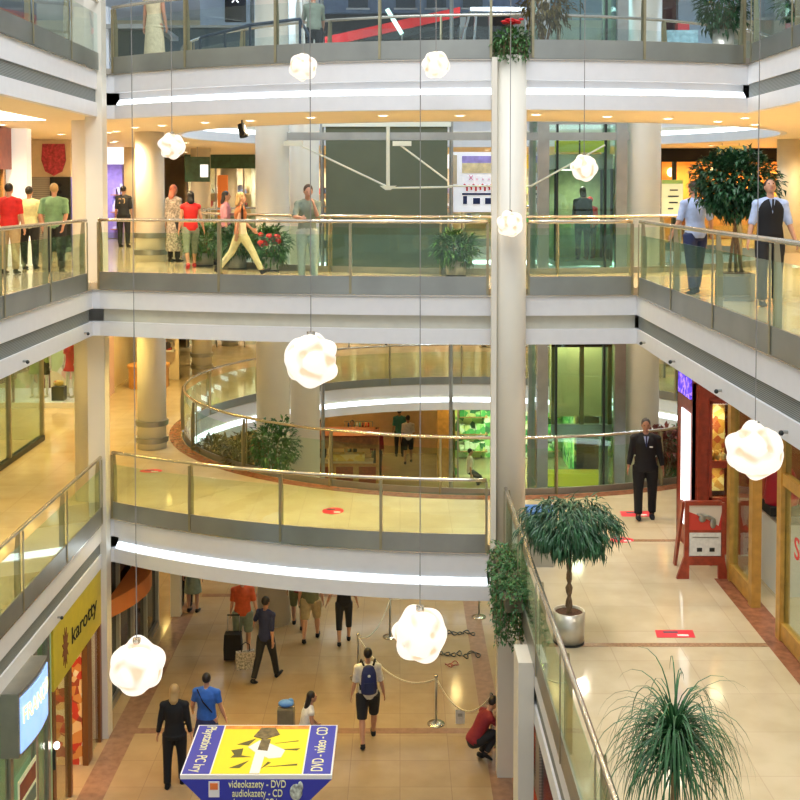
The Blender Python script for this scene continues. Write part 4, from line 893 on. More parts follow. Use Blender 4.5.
mb = MB(); mb.ell((4.86, 17.28, z1+1.0), (.16, .012, .035), 12, rot=(0, .3, 0)); mb.ell((4.80, 17.28, z1+.97), (.06, .014, .06), 10); mb.ell((4.97, 17.28, z1+.9), (.05, .014, .09), 10); mb.build('motif', steel, b_t, True)
MB().b2(L_+.09, R_-.05, 17.30, 17.33, z1+.74, z1+.78).build('divider', wood, b_t); MB().b2(L_+.10, R_-.06, 17.29, 17.33, z1+.37, z1+.74).build('white_sheet', wht, b_t)
for k in range(2): MB().b2(4.72+k*.2, 4.80+k*.2, 17.28, 17.29, z1+.44, z1+.50).build('stamp', dark, b_t)
MB().b2(L_+.15, R_-.1, 17.285, 17.29, z1+.66, z1+.675).build('text_line', steel, b_t)
t = thing('shopfront', 'gold framed glass shop along the lowest right gallery', 'shop', (5.3, 12, z1))
posts = [17.25, 16.15, 14.95, 12.6, 10.2, 7.8, 5.4]
for y in posts: MB().b2(5.2, 5.34, y-.08, y+.08, z1, -1.0).build('frame_post', gold, t)
mb = MB(); mb.b2(5.22, 5.32, 16.2, 17.2, z1+.02, z1+.28); mb.b2(5.22, 5.32, 5.4, 14.9, z1+.02, z1+.25); mb.b2(5.22, 5.32, 5.4, 14.9, -2.32, -2.16); mb.build('frame_rail', gold, t)
MB().b2(5.26, 5.28, 16.22, 17.18, z1+.28, -1.0).build('glass_panel', clear, t)
for a, b_ in zip(posts[2:], posts[3:]): MB().b2(5.26, 5.28, b_+.08, a-.08, z1+.25, -1.0).build('glass_panel', clear, t)
text('SLEVA', .42, TM((5.19, 13.75, -3.0), 90, 0, -90), redm, t)
MB().b2(9.4, 9.5, 5, 18.3, z1, -1.0).build('interior_wall', beige, t)
spots(6.4, 8.6, 7, 17.5, 1, 4, -1.05, 170, WARM2)
t = thing('shop_counter', 'white counter standing inside the gold framed shop doorway', 'counter', (6.2, 16.9, z1)); MB().b2(5.75, 6.2, 16.5, 17.6, z1, z1+1.12).build('body', white, t); MB().b2(5.72, 6.24, 16.45, 17.65, z1+1.12, z1+1.16).build('top', steel, t)
t = thing('red_bag', 'large red bag hanging in the gold framed shop doorway', 'bag', (5.95, 17.0, z1+1.16)); MB().loft([(5.95, 17.0, z1+1.16), (5.95, 17.0, z1+1.4), (5.95, 17.0, z1+1.75), (5.95, 17.0, z1+1.95)], [(.22, .2), (.27, .22), (.22, .18), (.1, .08)], (1, 0, 0), 16).build('body', mat('red_leather', (.45, .01, .03), .3, bump=.3), t, True); MB().b2(5.70, 6.2, 16.75, 17.25, z1+1.161, z1+1.3).build('base', black, t)
def rack(label, x, y, z, n, cols, rz, prefix, group):
    t = thing('clothes_rack', label, 'clothes rack', (x, y, z), rz); W = n*.11+.2
    MB().tube([(-W/2, 0, 1.5), (W/2, 0, 1.5)], .014, 8).build('rail', steel, t, True, True)
    for s in (-1, 1): MB().tube([(s*W/2, 0, .0), (s*W/2, 0, 1.5)], .016, 8).build('post', steel, t, True, True); MB().b2(s*W/2-.02, s*W/2+.02, -.22, .22, 0, .03).build('foot', steel, t, False, True)
    base = None
    for i in range(n):
        if i < len(cols):
            g = thing('hanging_garment', f'{cols[i][0]} garment hanging {prefix}', 'clothes', (0, 0, 0), rz, group); 
            mb = MB(); mb.prism([(-.20, .1), (.20, .1), (.19, .62), (.25, .52), (.29, .58), (.17, .82), (.06, .88), (-.06, .88), (-.17, .82), (-.29, .58), (-.25, .52), (-.19, .62)], 'x', -.03, .03); mb.build('cloth', cols[i][1], g, False, True)
            MB().tube([(0, 0, .87), (0, 0, .93), (0, .02, .95)], .006, 5).build('hook', steel, g, True, True); src = g; protos.append(g)
        xx = -W/2+.15+i*.11; src.location = (x+math.cos(rz)*xx, y+math.sin(rz)*xx, z+.565)
    return t
protos = []
rack('clothes rack inside the gold framed shop', 7.0, 13.8, z1, 6, [('white', wht), ('black', black), ('rust', orn), ('cream', crm), ('pale blue', lblue), ('red', redc)], R(90), 'on the rack in the gold framed shop', 'garments on the gold shop rack')
rack('clothes rack at the far ground floor wall above the stall', -1.6, 42.2, Z0, 8, [('dark blue', nv), ('bright blue', blu), ('grey', gry), ('pale', wht), ('teal', MATS['cloth_teal']), ('maroon', mar), ('orange', orr), ('scarlet', redc)], 0, 'on the rack beyond the wooden stall', 'garments on the far ground floor rack')
# ground floor far back
struct('wall_back', MB().b2(-8, 2.0, 43.2, 43.4, Z0, ZL[1]-.97), mat('apricot_wall', (.80, .55, .28), .5, noise=.05))
shopfront(2.0, 6.4, 39.6, Z0, 'green shop with a red disc sign at the far end of the ground floor', gm3, mat('green_sign', (.03, .28, .10), .4), gm3, H=3.3, depth=3, bays=3, lampp=260, lampc=(.85, 1, .7), band=.5)
MB().loft([(2.9, 39.52, Z0+3.0), (2.9, 39.45, Z0+3.0)], [(.38, .26), (.38, .26)], (1, 0, 0), 24).build('disc_sign', redm, bpy.data.objects[[o.name for o in col.objects if o.name.startswith('shopfront') and 'red disc' in o.get('label', '')][0]])
column(1.6, 39.9, .2, Z0, ZL[1]-.97, 'gold square pier left of the far green shop', sq=(.25, .2), m=gold)
t = thing('wooden_stall', 'wooden market stall with yellow goods on the ground floor', 'stall', (-2.0, 38.8, Z0))
X0, X1 = -3.2, -.75
mb = MB(); mb.b2(X0, X1, 38.4, 38.5, Z0, Z0+.8); mb.b2(X0, X0+.1, 38.4, 39.8, Z0, Z0+1.75); mb.b2(X1-.1, X1, 38.4, 39.8, Z0, Z0+1.75); mb.b2(X0, X1, 39.0, 39.1, Z0+1.2, Z0+1.75); mb.build('carcass', oak, t)
MB().b2(X0, X1, 38.35, 39.85, Z0+1.75, Z0+1.80).build('roof_board', mat('stall_red', (.32, .09, .03), .5, noise=.2), t)
o = MB().b2(X0+.3, X1-.2, 38.45, 39.0, Z0+.8, Z0+.86).build('counter_top', beige, t); MB().b2(X0+.8, X1-.5, 38.5, 38.9, Z0+.862, Z0+1.1).build('merchandise', goods_mat('goods_yellow', [(.8, .6, .15), (.75, .5, .1), (.85, .7, .3)], 6), o)
for k in range(3): MB().b2(X0+.15+k*.8, X0+.75+k*.8, 38.36, 38.4, Z0+.1, Z0+.7).build('door_panel', wood, t)
# ground floor left shops
x = -5.66
t = thing('shopfront', 'green interior shop below the lowest left gallery, with steel frames', 'shop', (x, 14, Z0))
ztop = ZL[1]-.98
for y in (5, 8, 11, 14, 15.75, 16.85, 17.45): MB().b2(x-.08, x, y-.06, y+.06, Z0, ztop).build('frame_post', steel, t)
for a, b_ in ((5, 8), (8, 11), (11, 14), (14, 15.75), (15.75, 16.85), (16.85, 17.45)): MB().b2(x-.05, x-.03, a+.06, b_-.06, Z0+.05, ztop).build('glass_panel', clear, t)
MB().b2(-9.6, -9.5, 4, 17.5, Z0, ztop).build('interior_wall', mat('mint_wall', (.40, .62, .38), .5, noise=.08), t); MB().b2(-9.5, x, 17.5, 17.58, Z0, ztop).build('end_wall', MATS['mint_wall'], t)
spots(-8.6, -6.8, 6, 17, 1, 4, ztop-.05, 130, (.9, 1, .8))
pt = thing('glass_poster', 'brown and red poster on the green shop glass at the bottom left', 'poster', (x+.02, 16.2, -7.3)); MB().b2(x+.005, x+.02, 15.95, 16.75, -7.75, -7.05).build('sheet', pal, pt); MB().b2(x+.02, x+.028, 16.0, 16.7, -7.38, -7.12).build('red_block', redbrown, pt); MB().b2(x+.02, x+.028, 16.0, 16.7, -7.68, -7.45).build('grey_block', gry, pt)
t = thing('light_box_sign', 'curved blue light box sign with yellow letters at the lower left', 'sign', (-5.5, 16.0, -6.2))
ya, yb, za, zb = 15.3, 16.6, -6.30, -5.50
prof = [(-5.66, ya), (-5.40, ya)]+[(-5.40+.05*math.sin(PI*k/8), ya+(yb-ya)*k/8) for k in range(1, 8)]+[(-5.40, yb), (-5.66, yb)]
MB().prism(prof, 'z', za-.05, zb+.08).build('case', steel, t)
pf = [(-5.395, ya+.05)]+[(-5.392+.05*math.sin(PI*k/8), ya+.05+(yb-ya-.1)*k/8) for k in range(1, 8)]+[(-5.395, yb-.05)]; pf2 = [(a+.012, b_) for a, b_ in pf][::-1]
MB().prism(pf+pf2, 'z', za, zb).build('lit_face', mat('lit_blue', (.30, .50, .95), .4, emit=.9, noise=.25, nscale=3), t)
o = text('FRANCO', .34, TM((0, 15.95, -5.80), 90, 0, 90), mat('lit_yellow', (.95, .95, .35), .4, emit=1.0), t, wmax=1.08)
for v in o.data.vertices: v.co.x = -5.372+5.5+.05*math.sin(PI*(v.co.y+16.0-ya-.05)/(yb-ya-.1))+(v.co.x-5.5)*1.0
t = thing('shopfront', 'yellow signed clothes shop beside the slim corner column, ground floor', 'shop', (x, 19, Z0))
MB().b2(x-.06, x, 17.7, 20.55, -6.5, ztop).build('sign_band', mat('sign_yellow', (.62, .50, .04), .45, noise=.06), t)
text('karotty', .42, TM((x+.006, 19.45, -6.0), 90, 0, 90), black, t, wmax=1.55)
mb = MB(); 
star = []
for k in range(22): a = PI*2*k/22; r_ = (.20, .10)[k % 2]; star.append((18.32+r_*math.cos(a)*.9, -6.02+r_*1.75*math.sin(a)))
mb.prism(star, 'x', x, x+.012); mb.build('leaf_emblem', mat('rust_brown', (.22, .07, .02), .6), t)
brz = mat('bronze_frame', (.22, .09, .03), .4, .4)
for y, wd in ((17.72, .07), (18.62, .05), (19.75, .14), (20.5, .05)): MB().b2(x-.1, x, y-wd, y+wd, Z0, -6.5).build('frame_post', brz, t)
MB().b2(x-.05, x-.03, 17.8, 18.57, Z0+.05, -6.5).build('glass_panel', clear, t); MB().b2(x-.05, x-.03, 19.9, 20.45, Z0+.05, -6.5).build('glass_panel', clear, t)
MB().b2(-8.6, -8.5, 17.6, 20.9, Z0, ztop).build('interior_wall', orangew, t); MB().b2(-8.5, x-.1, 20.85, 20.95, Z0, ztop).build('end_wall', mat('warm_red_wall', (.5, .10, .05), .5), t)
MB().b2(-8.5, x-.12, 19.65, 19.72, Z0, -6.5).build('inner_screen', goods_mat('garment_display', [(.6, .05, .03), (.85, .6, .3), (.9, .8, .6), (.35, .06, .03), (.7, .3, .08)], 7), t)
spots(-7.8, -6.4, 18, 20.4, 1, 2, ztop-.05, 160, (1, .62, .3))
t = thing('wall_lamp', 'small glowing lamp on the post beside the yellow signed shop', 'lamp', (x+.02, 17.35, -7.35)); MB().ell((x+.06, 17.62, -7.35), (.05, .06, .06), 12).build('globe', mat('lamp_pink', (1, .85, .8), .5, emit=4), t, True); MB().b2(x, x+.04, 17.6, 17.64, -7.75, -7.4).build('bracket', dark, t)
# ground floor, dark shop beyond the corner column
t = thing('shopfront', 'dark glazed shop beyond the slim corner column with an orange awning strip', 'shop', (-5.8, 23.5, Z0))
MB().b2(-5.9, -5.85, 21.2, 26.0, Z0, ztop).build('dark_glazing', mat('dark_glass', (.015, .02, .02), .08), t)
for y in (21.2, 22.4, 23.6, 24.8, 26.0): MB().b2(-5.86, -5.78, y-.05, y+.05, Z0, ztop).build('frame_post', mat('pale_post', (.45, .45, .36), .5), t)
MB().b2(-5.86, -5.78, 21.2, 26, Z0, Z0+.15).build('base_plate', steel, t)
aw = [(-5.78, 21.3)]+[(-5.78+.5*math.sin(PI*k/10), 21.3+3.2*k/10) for k in range(1, 10)]+[(-5.78, 24.5)]
MB().prism(aw, 'z', -6.75, -6.40).build('awning', mat('awning_orange', (.60, .20, .06), .5), t)
column(-5.5, 26.7, .12, Z0, ztop, 'slim pale square post at the end of the dark shop', sq=(.12, .12))
for y0_, y1_ in ((27.5, 35.0),): one(MB().b2(-9.0, -8.8, 27.5, 43.0, Z0, ztop), 'side_wall', beige, 'beige side wall at the back left of the ground floor', 'wall')
# ground floor right side wall below the lowest right gallery
t = thing('shopfront', 'dark glazed wall behind the slim squared shaft, ground floor', 'shop', (2.5, 14, Z0))
MB().b2(2.4, 2.5, 5, 22.0, Z0, ztop).build('dark_glazing', mat('blue_dark', (.03, .04, .07), .2), t); MB().b2(2.36, 2.5, 18.3, 18.8, Z0, ztop).build('pier', greys, t)
#@@END3
# ------------------------------------------------------------------ plants
def leaf(mb, base, d, ln, wd, up=Vector((0, 0, 1)), fold=.25, bend=.25, mi=0):
    d = Vector(d).normalized(); s = d.cross(up); s = s.normalized() if s.length > .01 else Vector((1, 0, 0)); n = s.cross(d)
    base = Vector(base); tip = base+d*ln-n*ln*bend; mid = base+d*ln*.5+n*ln*.03
    mb.add([base, mid+s*wd/2+n*wd*fold, mid, mid-s*wd/2+n*wd*fold, tip], [(0, 1, 2), (0, 2, 3), (1, 4, 2), (2, 4, 3)], mi)
def crown(mb, c, r, n, ln, wd, droop=0, inner=.55, mi=0, fn=None):
    c = Vector(c)
    for i in range(n):
        while True:
            p = Vector((random.uniform(-1, 1), random.uniform(-1, 1), random.uniform(-1, 1)))
            if inner < p.length <= 1: break
        # lumpy outline
        k = 1+.12*math.sin(p.x*9+p.z*5)+.10*math.sin(p.y*8-p.z*7)
        q = Vector((p.x*r[0], p.y*r[1], p.z*r[2]))*k
        d = p.normalized()*.7+Vector((random.uniform(-.5, .5), random.uniform(-.5, .5), random.uniform(-.4, .3)-droop))
        leaf(mb, c+q, d, ln*random.uniform(.7, 1.2), wd*random.uniform(.8, 1.2), bend=random.uniform(0, .4), mi=mi)
def branches(mb, base, c, r, n, th):
    for i in range(n):
        a = 2*PI*i/n+random.random(); e = Vector(c)+Vector((math.cos(a)*r[0]*.7, math.sin(a)*r[1]*.7, random.uniform(-.3, .6)*r[2]))
        m = Vector(base).lerp(e, .5)+Vector((0, 0, -.05)); mb.loft([base, m, e], [th, th*.7, th*.3], None, 6)
def pot(t, x, y, z, r, h, m, r2=None, rim=True):
    mb = MB(); r2 = r2 or r*.97; mb._lathe(x, y, [(0, z+.004), (r2, z+.004), (r, z+h), (r-.02, z+h), (r-.02, z+h-.05), (0, z+h-.05)], 32, 0); o = mb.build('pot', m, t, True)
    for p in o.data.polygons: p.use_smooth = abs(p.normal.z) < .5
    MB()._lathe(x, y, [(0, z+h-.055), (0, z+h-.035), (r-.022, z+h-.035), (r-.022, z+h-.055)], 24, 0).build('soil', soil, t); MB()._lathe(x, y, [(r2+.004, z+.002), (r2+.004, z+.035), (r2-.004, z+.035)], 28, 0).build('base_ring', dark, t)
pot_steel = mat('pot_steel', (.62, .58, .50), .3, .6, noise=.06)
# twisted ficus on the lowest right gallery
p = on(571, 648, ZL[1]); x, y, z = p.x, p.y+.2, ZL[1]
t = thing('potted_ficus', 'ficus with twisted trunk and drooping umbrella crown in a round steel pot', 'plant', (x, y, z))
pot(t, x, y, z, .215, .44, pot_steel)
mb = MB()
for ph in (0, PI): mb.loft([(x+.022*math.cos(ph+k*1.1), y+.022*math.sin(ph+k*1.1), z+.38+.062*k) for k in range(15)], [.026-.0005*k+(.010 if k % 4 == 2 else 0) for k in range(15)], None, 8)
mb.build('trunk', bark, t, True)
cz = z+1.60; mb = MB(); branches(mb, (x, y, z+1.2), (x, y, cz), (.5, .5, .3), 9, .018); mb.build('branch', bark, t)
mb = MB(); crown(mb, (x, y, cz+.03), (.62, .56, .34), 2500, .22, .030, droop=.75, inner=.35); mb.build('foliage', leafd, t)
# foreground dracaena
x, y = 2.41, 9.5; z = ZL[1]
t = thing('potted_dracaena', 'ponytail plant with long arching strap leaves in the lower right foreground', 'plant', (x, y, z))
pot(t, x, y, z, .24, .42, pot_steel)
MB().loft([(x, y, z+.37), (x+.01, y, z+.9), (x, y+.01, z+1.38)], [.055, .035, .03], None, 10).build('trunk', mat('tan_trunk', (.35, .22, .10), .8, noise=.3, nscale=15), t, True)
def strap(mb, b0, az, el, ln, wd, grav, n=9):
    pts = [Vector(b0)]; d = Vector((math.cos(az)*math.cos(el), math.sin(az)*math.cos(el), math.sin(el))); side = Vector((-math.sin(az), math.cos(az), 0))
    for i in range(n): pts.append(pts[-1]+d*ln/n); d = (d+Vector((0, 0, -grav/n*(1+i*.35)))).normalized()
    vs = []; fs = []
    for i, q in enumerate(pts): wv = wd*(1-i/n)**.6*(.6+.4*min(1, i/2))/2; up_ = side.cross((pts[min(i+1, n)]-pts[max(0, i-1)]).normalized())*wv*.4; vs += [q+side*wv+up_, q, q-side*wv+up_]
    for i in range(n): fs += [(3*i, 3*i+1, 3*i+4, 3*i+3), (3*i+1, 3*i+2, 3*i+5, 3*i+4)]
    mb.add(vs, fs)
mb = MB()
for i in range(460): strap(mb, (x+random.uniform(-.03, .03), y+random.uniform(-.03, .03), z+1.25+random.uniform(-.16, .22)), random.uniform(0, 2*PI), random.uniform(.0, 1.45), random.uniform(.55, 1.12), random.uniform(.013, .025), random.uniform(1.5, 3.1))
mb.build('foliage', mat('leaf_strap', (.03, .11, .035), .4, noise=.5, nscale=9), t)
def vines(label, x0, x1, y0, y1, z, n, lnr, m, pl=None, name='hanging_ivy', tubs=True, bush=.12):
    t = thing(name, label, 'plant', ((x0+x1)/2, (y0+y1)/2, z))
    mb = MB(); st = MB()
    for i in range(n):
        p = Vector((random.uniform(x0, x1), random.uniform(y0, y1), z+random.uniform(0, .06))); a = random.uniform(0, 2*PI); ln = random.uniform(*lnr); d = Vector((math.cos(a)*.8, math.sin(a)*.8, .8)); pts = [p.copy()]; k = max(4, int(ln/.045))
        for j in range(k):
            p = p+d.normalized()*.045; d = d+Vector((random.uniform(-.15, .15), random.uniform(-.15, .15), -.55)); d.x *= .8; d.y *= .8; pts.append(p.copy())
            for q in range(2): leaf(mb, p, (random.uniform(-1, 1), random.uniform(-1, 1), random.uniform(-.9, .4)), random.uniform(.05, .09), random.uniform(.035, .05), bend=.3)
        st.tube(pts[::2], .004, 4)
    crown(mb, ((x0+x1)/2, (y0+y1)/2, z+.08), ((x1-x0)/2+bush, (y1-y0)/2+bush, .18), 260, .11, .05, inner=.2)
    mb.build('foliage', m, t); st.build('stem', bark, t)
    if tubs: MB().b2(x0, x1, y0, y1, z-.16, z+.02).build('planter_box', mat('planter_dark', (.10, .09, .05), .7), t)
    return t
vines('leafy ivy hanging over the lowest right gallery edge beside the central column', 1.50, 1.74, 15.4, 17.6, ZL[1]+.35, 95, (.35, 1.1), leafg)
t = vines('ivy cushion with red flowers on top of the central column', 1.68, 2.08, 18.62, 18.92, ZL[3]+.14, 70, (.35, .62), mat('leaf_mid', (.06, .17, .04), .5, noise=.5, nscale=9), name='flower_bowl')
mb = MB()
for i in range(26): mb.ell((1.88+random.uniform(-.17, .17), 18.72+random.uniform(-.14, .1), ZL[3]+.50+random.uniform(-.03, .04)), (.05, .05, .02), 8)
mb.build('flower', redm, t); MB().tube([(1.88, 18.8, ZL[3]+.1), (1.88, 18.8, ZL[3]+.48)], .04).build('stem', bark, t)
# leafy tree in a pot on the middle storey
p = on(737, 306, 0); x, y = 5.2, 16.6
t = thing('potted_tree', 'dense leafy tree in a grey pot between the two men by the railing', 'plant', (x, y+.45, 0)); y += .45
mb = MB(); mb.b2(x-.24, x+.24, y-.24, y+.24, .004, .42); mb.build('pot', mat('grey_pot', (.30, .31, .30), .5), t); MB().b2(x-.22, x+.22, y-.22, y+.22, .42, .43).build('soil', soil, t)
mb = MB()
for dx in (-.09, .02, .11): mb.loft([(x+dx, y, .40), (x+dx*.4, y+.02, .9), (x-dx*.6, y, 1.5)], [.028, .022, .018], None, 8)
branches(mb, (x, y, 1.2), (x, y, 1.8), (.45, .45, .4), 10, .015); mb.build('trunk', bark, t, True)
mb = MB(); crown(mb, (x-.02, y, 1.80), (.62, .46, .50), 3000, .13, .065, inner=.4, droop=.15); mb.build('foliage', leafd, t)
# shrubs at the round opening, middle storey
def shrub(label, x, y, z, r, m, n=700, h=.30, flower=None, ln=.2, wd=.05, pm=None, stem=.25):
    t = thing('potted_shrub', label, 'plant', (x, y, z)); pot(t, x, y, z, .20, h, pm or MATS['grey_pot'])
    mb = MB(); branches(mb, (x, y, z+h-.05), (x, y, z+h+stem+r[2]*.4), r, 8, .014); mb.build('branch', bark, t)
    mb = MB(); crown(mb, (x, y, z+h+stem), r, n, ln, wd, inner=.25); mb.build('foliage', m, t)
    if flower:
        mb = MB()
        for i in range(11): a = random.uniform(0, 2*PI); mb.ell((x+math.cos(a)*r[0]*.55, y-r[1]*.8+math.sin(a)*.1, z+h+stem+random.uniform(-.1, .7)*r[2]), (.07, .05, .05), 7)
        mb.build('flower', flower, t)
    return t
shrub('bushy green plant in a pot behind the red topped woman', -4.35, 24.45, 0, (.5, .35, .34), leafg)
shrub('spreading green plant in a pot behind the striding woman', -3.5, 23.6, 0, (.5, .35, .30), leafd)
shrub('green pot plant with red flowers left of the leaning man', -2.72, 23.0, 0, (.36, .3, .36), leafg, flower=redm)
shrub('low green plant in a pot right of the olive screen', 1.1, 21.65, 0, (.4, .3, .3), leafg)
# shrubs in troughs fixed to the edge of the round opening, lowest gallery
mixl = mat('leaf_autumn', (.12, .09, .02), .5, noise=.7, nscale=5)
def edge_shrub(label, X, r, m, n, up=.62, ang=None):
    s_ = -math.sqrt(max(0, 1-((X-VC[0])/VR[0])**2))*VR[1]
    nx, ny = (X-VC[0])/VR[0]**2, s_/VR[1]**2; l_ = math.hypot(nx, ny); x = X-nx/l_*.26; y = VC[1]+s_-ny/l_*.26; z = ZL[1]-.46
    t = thing('trough_plant', label, 'plant', (x, y, z)); pot(t, x, y, z, .22, .34, MATS['grey_pot']); MB().tube([(x, y, z+.1), (X+nx/l_*.02, VC[1]+s_+ny/l_*.02, z+.1)], .03).build('bracket', steel, t)
    mb = MB(); branches(mb, (x, y, z+.3), (x, y, z+up), r, 9, .018); mb.build('branch', bark, t)
    mb = MB(); crown(mb, (x-nx/l_*r[0]*.3, y-ny/l_*r[0]*.3, z+up), r, n, .16, .07, inner=.25); mb.build('foliage', m, t)
edge_shrub('green bush behind the lower round railing, left of the wooden stall', -3.0, (.5, .35, .62), leafg, 900, .95)
edge_shrub('reddish brown bush just left of the green one behind the lower round railing', -3.85, (.48, .35, .42), mixl, 700, .62)
edge_shrub('small olive bush farthest left behind the lower round railing', -4.75, (.42, .3, .3), mixl, 450, .5)
edge_shrub('dark red leaved bush rising behind the guard', 5.7, (.45, .32, .4), leafr, 700, 1.15)
edge_shrub('green bush behind the guard, right of the red leaved one', 6.5, (.5, .35, .75), leafg, 900, .85)
# uppermost storey
g = shrub('dark leafy tree in a steel pot behind the topmost railing corner', at(723, 40, 21.2).x, 21.2, ZL[3], (.50, .45, .62), leafd, 1200, h=.72, pm=pot_steel, stem=.55)
shrub('tall dim tree with coloured lights near the column top bowl', 2.75, 21.0, ZL[3], (.55, .4, .75), mixl, 900, h=.4, stem=1.0, flower=mat('fairy_lights', (1, .7, .4), .5, emit=2.5))
shrub('plant with pale flowers at the top right corner gallery', 6.9, 19.2, ZL[3], (.34, .3, .3), leafg, 500, h=.55, flower=wht, stem=.35)

# ------------------------------------------------------------------ uppermost storey background
Z = ZL[3]
lb = mat('pale_blue_panel', (.55, .66, .78), .4, noise=.12, nscale=.8)
t = thing('cinema_front', 'dark cinema front with a blue grey upper wall on the uppermost storey', 'facade', (0, 40, Z))
MB().b2(-3.1, 4.2, 39.9, 40.1, Z, Z+4.1).build('dark_opening', mat('cinema_dark', (.035, .03, .03), .5), t)
MB().b2(-3.3, 8.5, 39.6, 40.1, 8.02, 9.0).build('upper_wall', mat('slate_blue', (.20, .27, .42), .5, noise=.1), t)
for x in (-1.5, .2, 1.3, 2.6): MB().b2(x-.35, x+.35, 39.55, 39.62, 8.2, 8.7).build('vent_window', mat('vent_dark', (.05, .07, .1), .4), t); MB().b2(x-.42, x+.42, 39.5, 39.56, 8.12, 8.18).build('sill', white, t)
for x in (-3.2, 4.1): MB().b2(x-.15, x+.15, 39.5, 40.1, Z, 8.02).build('pilaster', steel, t)
t = thing('escalator', 'escalator with a bright red side band rising across the uppermost storey', 'escalator', (-2, 36, Z))
a, b_ = at(325, 44, 36.6), at(460, 14, 36.6)
def slant(y0, y1, lo, hi, nm, m): MB().prism([(a.x, a.z+lo), (b_.x, b_.z+lo), (b_.x, b_.z+hi), (a.x, a.z+hi)], 'y', y0, y1).build(nm, m, t)
slant(36.5, 36.6, -.1, .22, 'red_band', mat('signal_red', (.75, .02, .02), .4, emit=.15)); slant(36.6, 37.8, -.35, -.1, 'soffit', dark)
MB().prism([(b_.x-.02, Z), (b_.x+.2, Z), (b_.x+.2, b_.z-.1), (b_.x-.02, b_.z-.1)], 'y', 36.6, 37.8).build('support', steel, t); MB().b2(a.x, a.x+.3, 36.6, 37.8, Z, a.z-.1).build('support', steel, t)
spots_ = [(382, 10), (405, 10), (372, 20)]
t = thing('fluorescent_tube', 'slanted pale green lit tube above the topmost railing', 'lamp', at(395, 20, 36.2)); q0, q1 = at(387, 9, 36.2), at(402, 34, 36.2); MB().tube([q0, q1], .07, 8).build('tube', mat('tube_green', (.7, 1, .85), .5, emit=1.4), t)
MB().tube([q1, (q1.x, q1.y, Z)], .03, 8).build('post', steel, t)
t = thing('trestle', 'metal trestle with a white top bar behind the topmost railing', 'trestle', (at(465, 40, 24).x, 36, Z))
q = at(470, 10, 36); 
for px0, px1 in ((470, 462), (476, 474), (490, 490)): A_, B_ = at(px0, 12, 36), at(px1, 40, 36); MB().tube([A_, B_, (B_.x-.1, 36, Z)], .05, 6).build('leg', steel, t)
A_, B_ = at(470, 10, 36), at(526, 10, 36); MB().b2(A_.x, B_.x, 35.9, 36.1, A_.z-.05, A_.z+.08).build('top_bar', white, t); MB().tube([(B_.x, 36, A_.z), (B_.x, 36, Z)], .05, 6).build('leg', steel, t)
for i, (x0, x1) in enumerate(((200, 250), (254, 262), (265, 322))):
    A_, B_ = at(x0, 0, 41), at(x1, 0, 41); one(MB().b2(A_.x, B_.x, 41, 41.4, Z, 8.98), 'wall_panel', lb, ['wide pale blue wall panel above the topmost railing left of the narrow strip', 'narrow pale blue strip panel between two wide ones', 'wide pale blue wall panel behind the topmost storey visitor'][i], 'panel')
t = thing('dark_kiosk', 'dark glazed kiosk with pale post at the upper left', 'kiosk', (-9, 35, Z)); A_, B_ = at(116, 30, 30), at(155, 50, 30)
MB().b2(A_.x, B_.x, 30, 32, Z, A_.z).build('body', mat('kiosk_dark', (.03, .045, .04), .3), t); MB().b2(A_.x-.35, A_.x-.15, 29.8, 30.1, Z, A_.z+.6).build('pale_post', white, t); MB().b2(A_.x-.4, B_.x+.2, 29.7, 32.2, A_.z, A_.z+.12).build('roof', steel, t)
person('tall dressed figure in a long pale gown at the upper left balcony', (at(160, 50, 22.6).x, 22.1, Z), 160, 1.80, top=1, topm=crm, bottom='skirt', bm_=crm, hem=1.5, sleeve=0, toplen=.1, hair=hair_b)
A_, B_ = at(188, 28, 38), at(255, 46, 38); t = thing('low_wall', 'dark low wall block behind the topmost railing, left of the blue panels', 'wall', (A_.x, 38, Z)); MB().b2(A_.x-.8, B_.x, 38, 38.6, Z, A_.z).build('body', mat('block_dark', (.05, .07, .08), .4), t); MB().b2(A_.x-.9, B_.x+.1, 37.9, 38.7, A_.z, A_.z+.08).build('cap', steel, t)
A_, B_ = at(225, 0, 36), at(246, 22, 36); t = thing('hanging_sign', 'black sign with pale swirls hanging above the topmost railing', 'sign', (A_.x, 36, B_.z)); MB().b2(A_.x, B_.x, 35.95, 36.05, B_.z, 8.6).build('board', black, t)
mb = MB(); c0 = (A_.x+B_.x)/2; zz = B_.z+.72
for s in (-1, 1): mb.tube([(c0+s*(.12+.08*math.cos(k*.9)), 35.93, zz+.1*math.sin(k*.9)) for k in range(6)], .022, 6)
mb.build('swirl_emblem', sgn_w, t); MB().tube([(c0, 36, 8.6), (c0, 36, 9.0)], .02).build('hanger', steel, t)
t = thing('stair_rail', 'dark blue metal stair rail beside the topmost storey visitor', 'railing', (-3, 26.5, Z))
pp = [at(200, 38, 24.6), at(250, 25, 24.6), at(300, 19, 24.6), at(309, 36, 24.6)]; bl = mat('blue_steel', (.03, .05, .08), .4, .5)
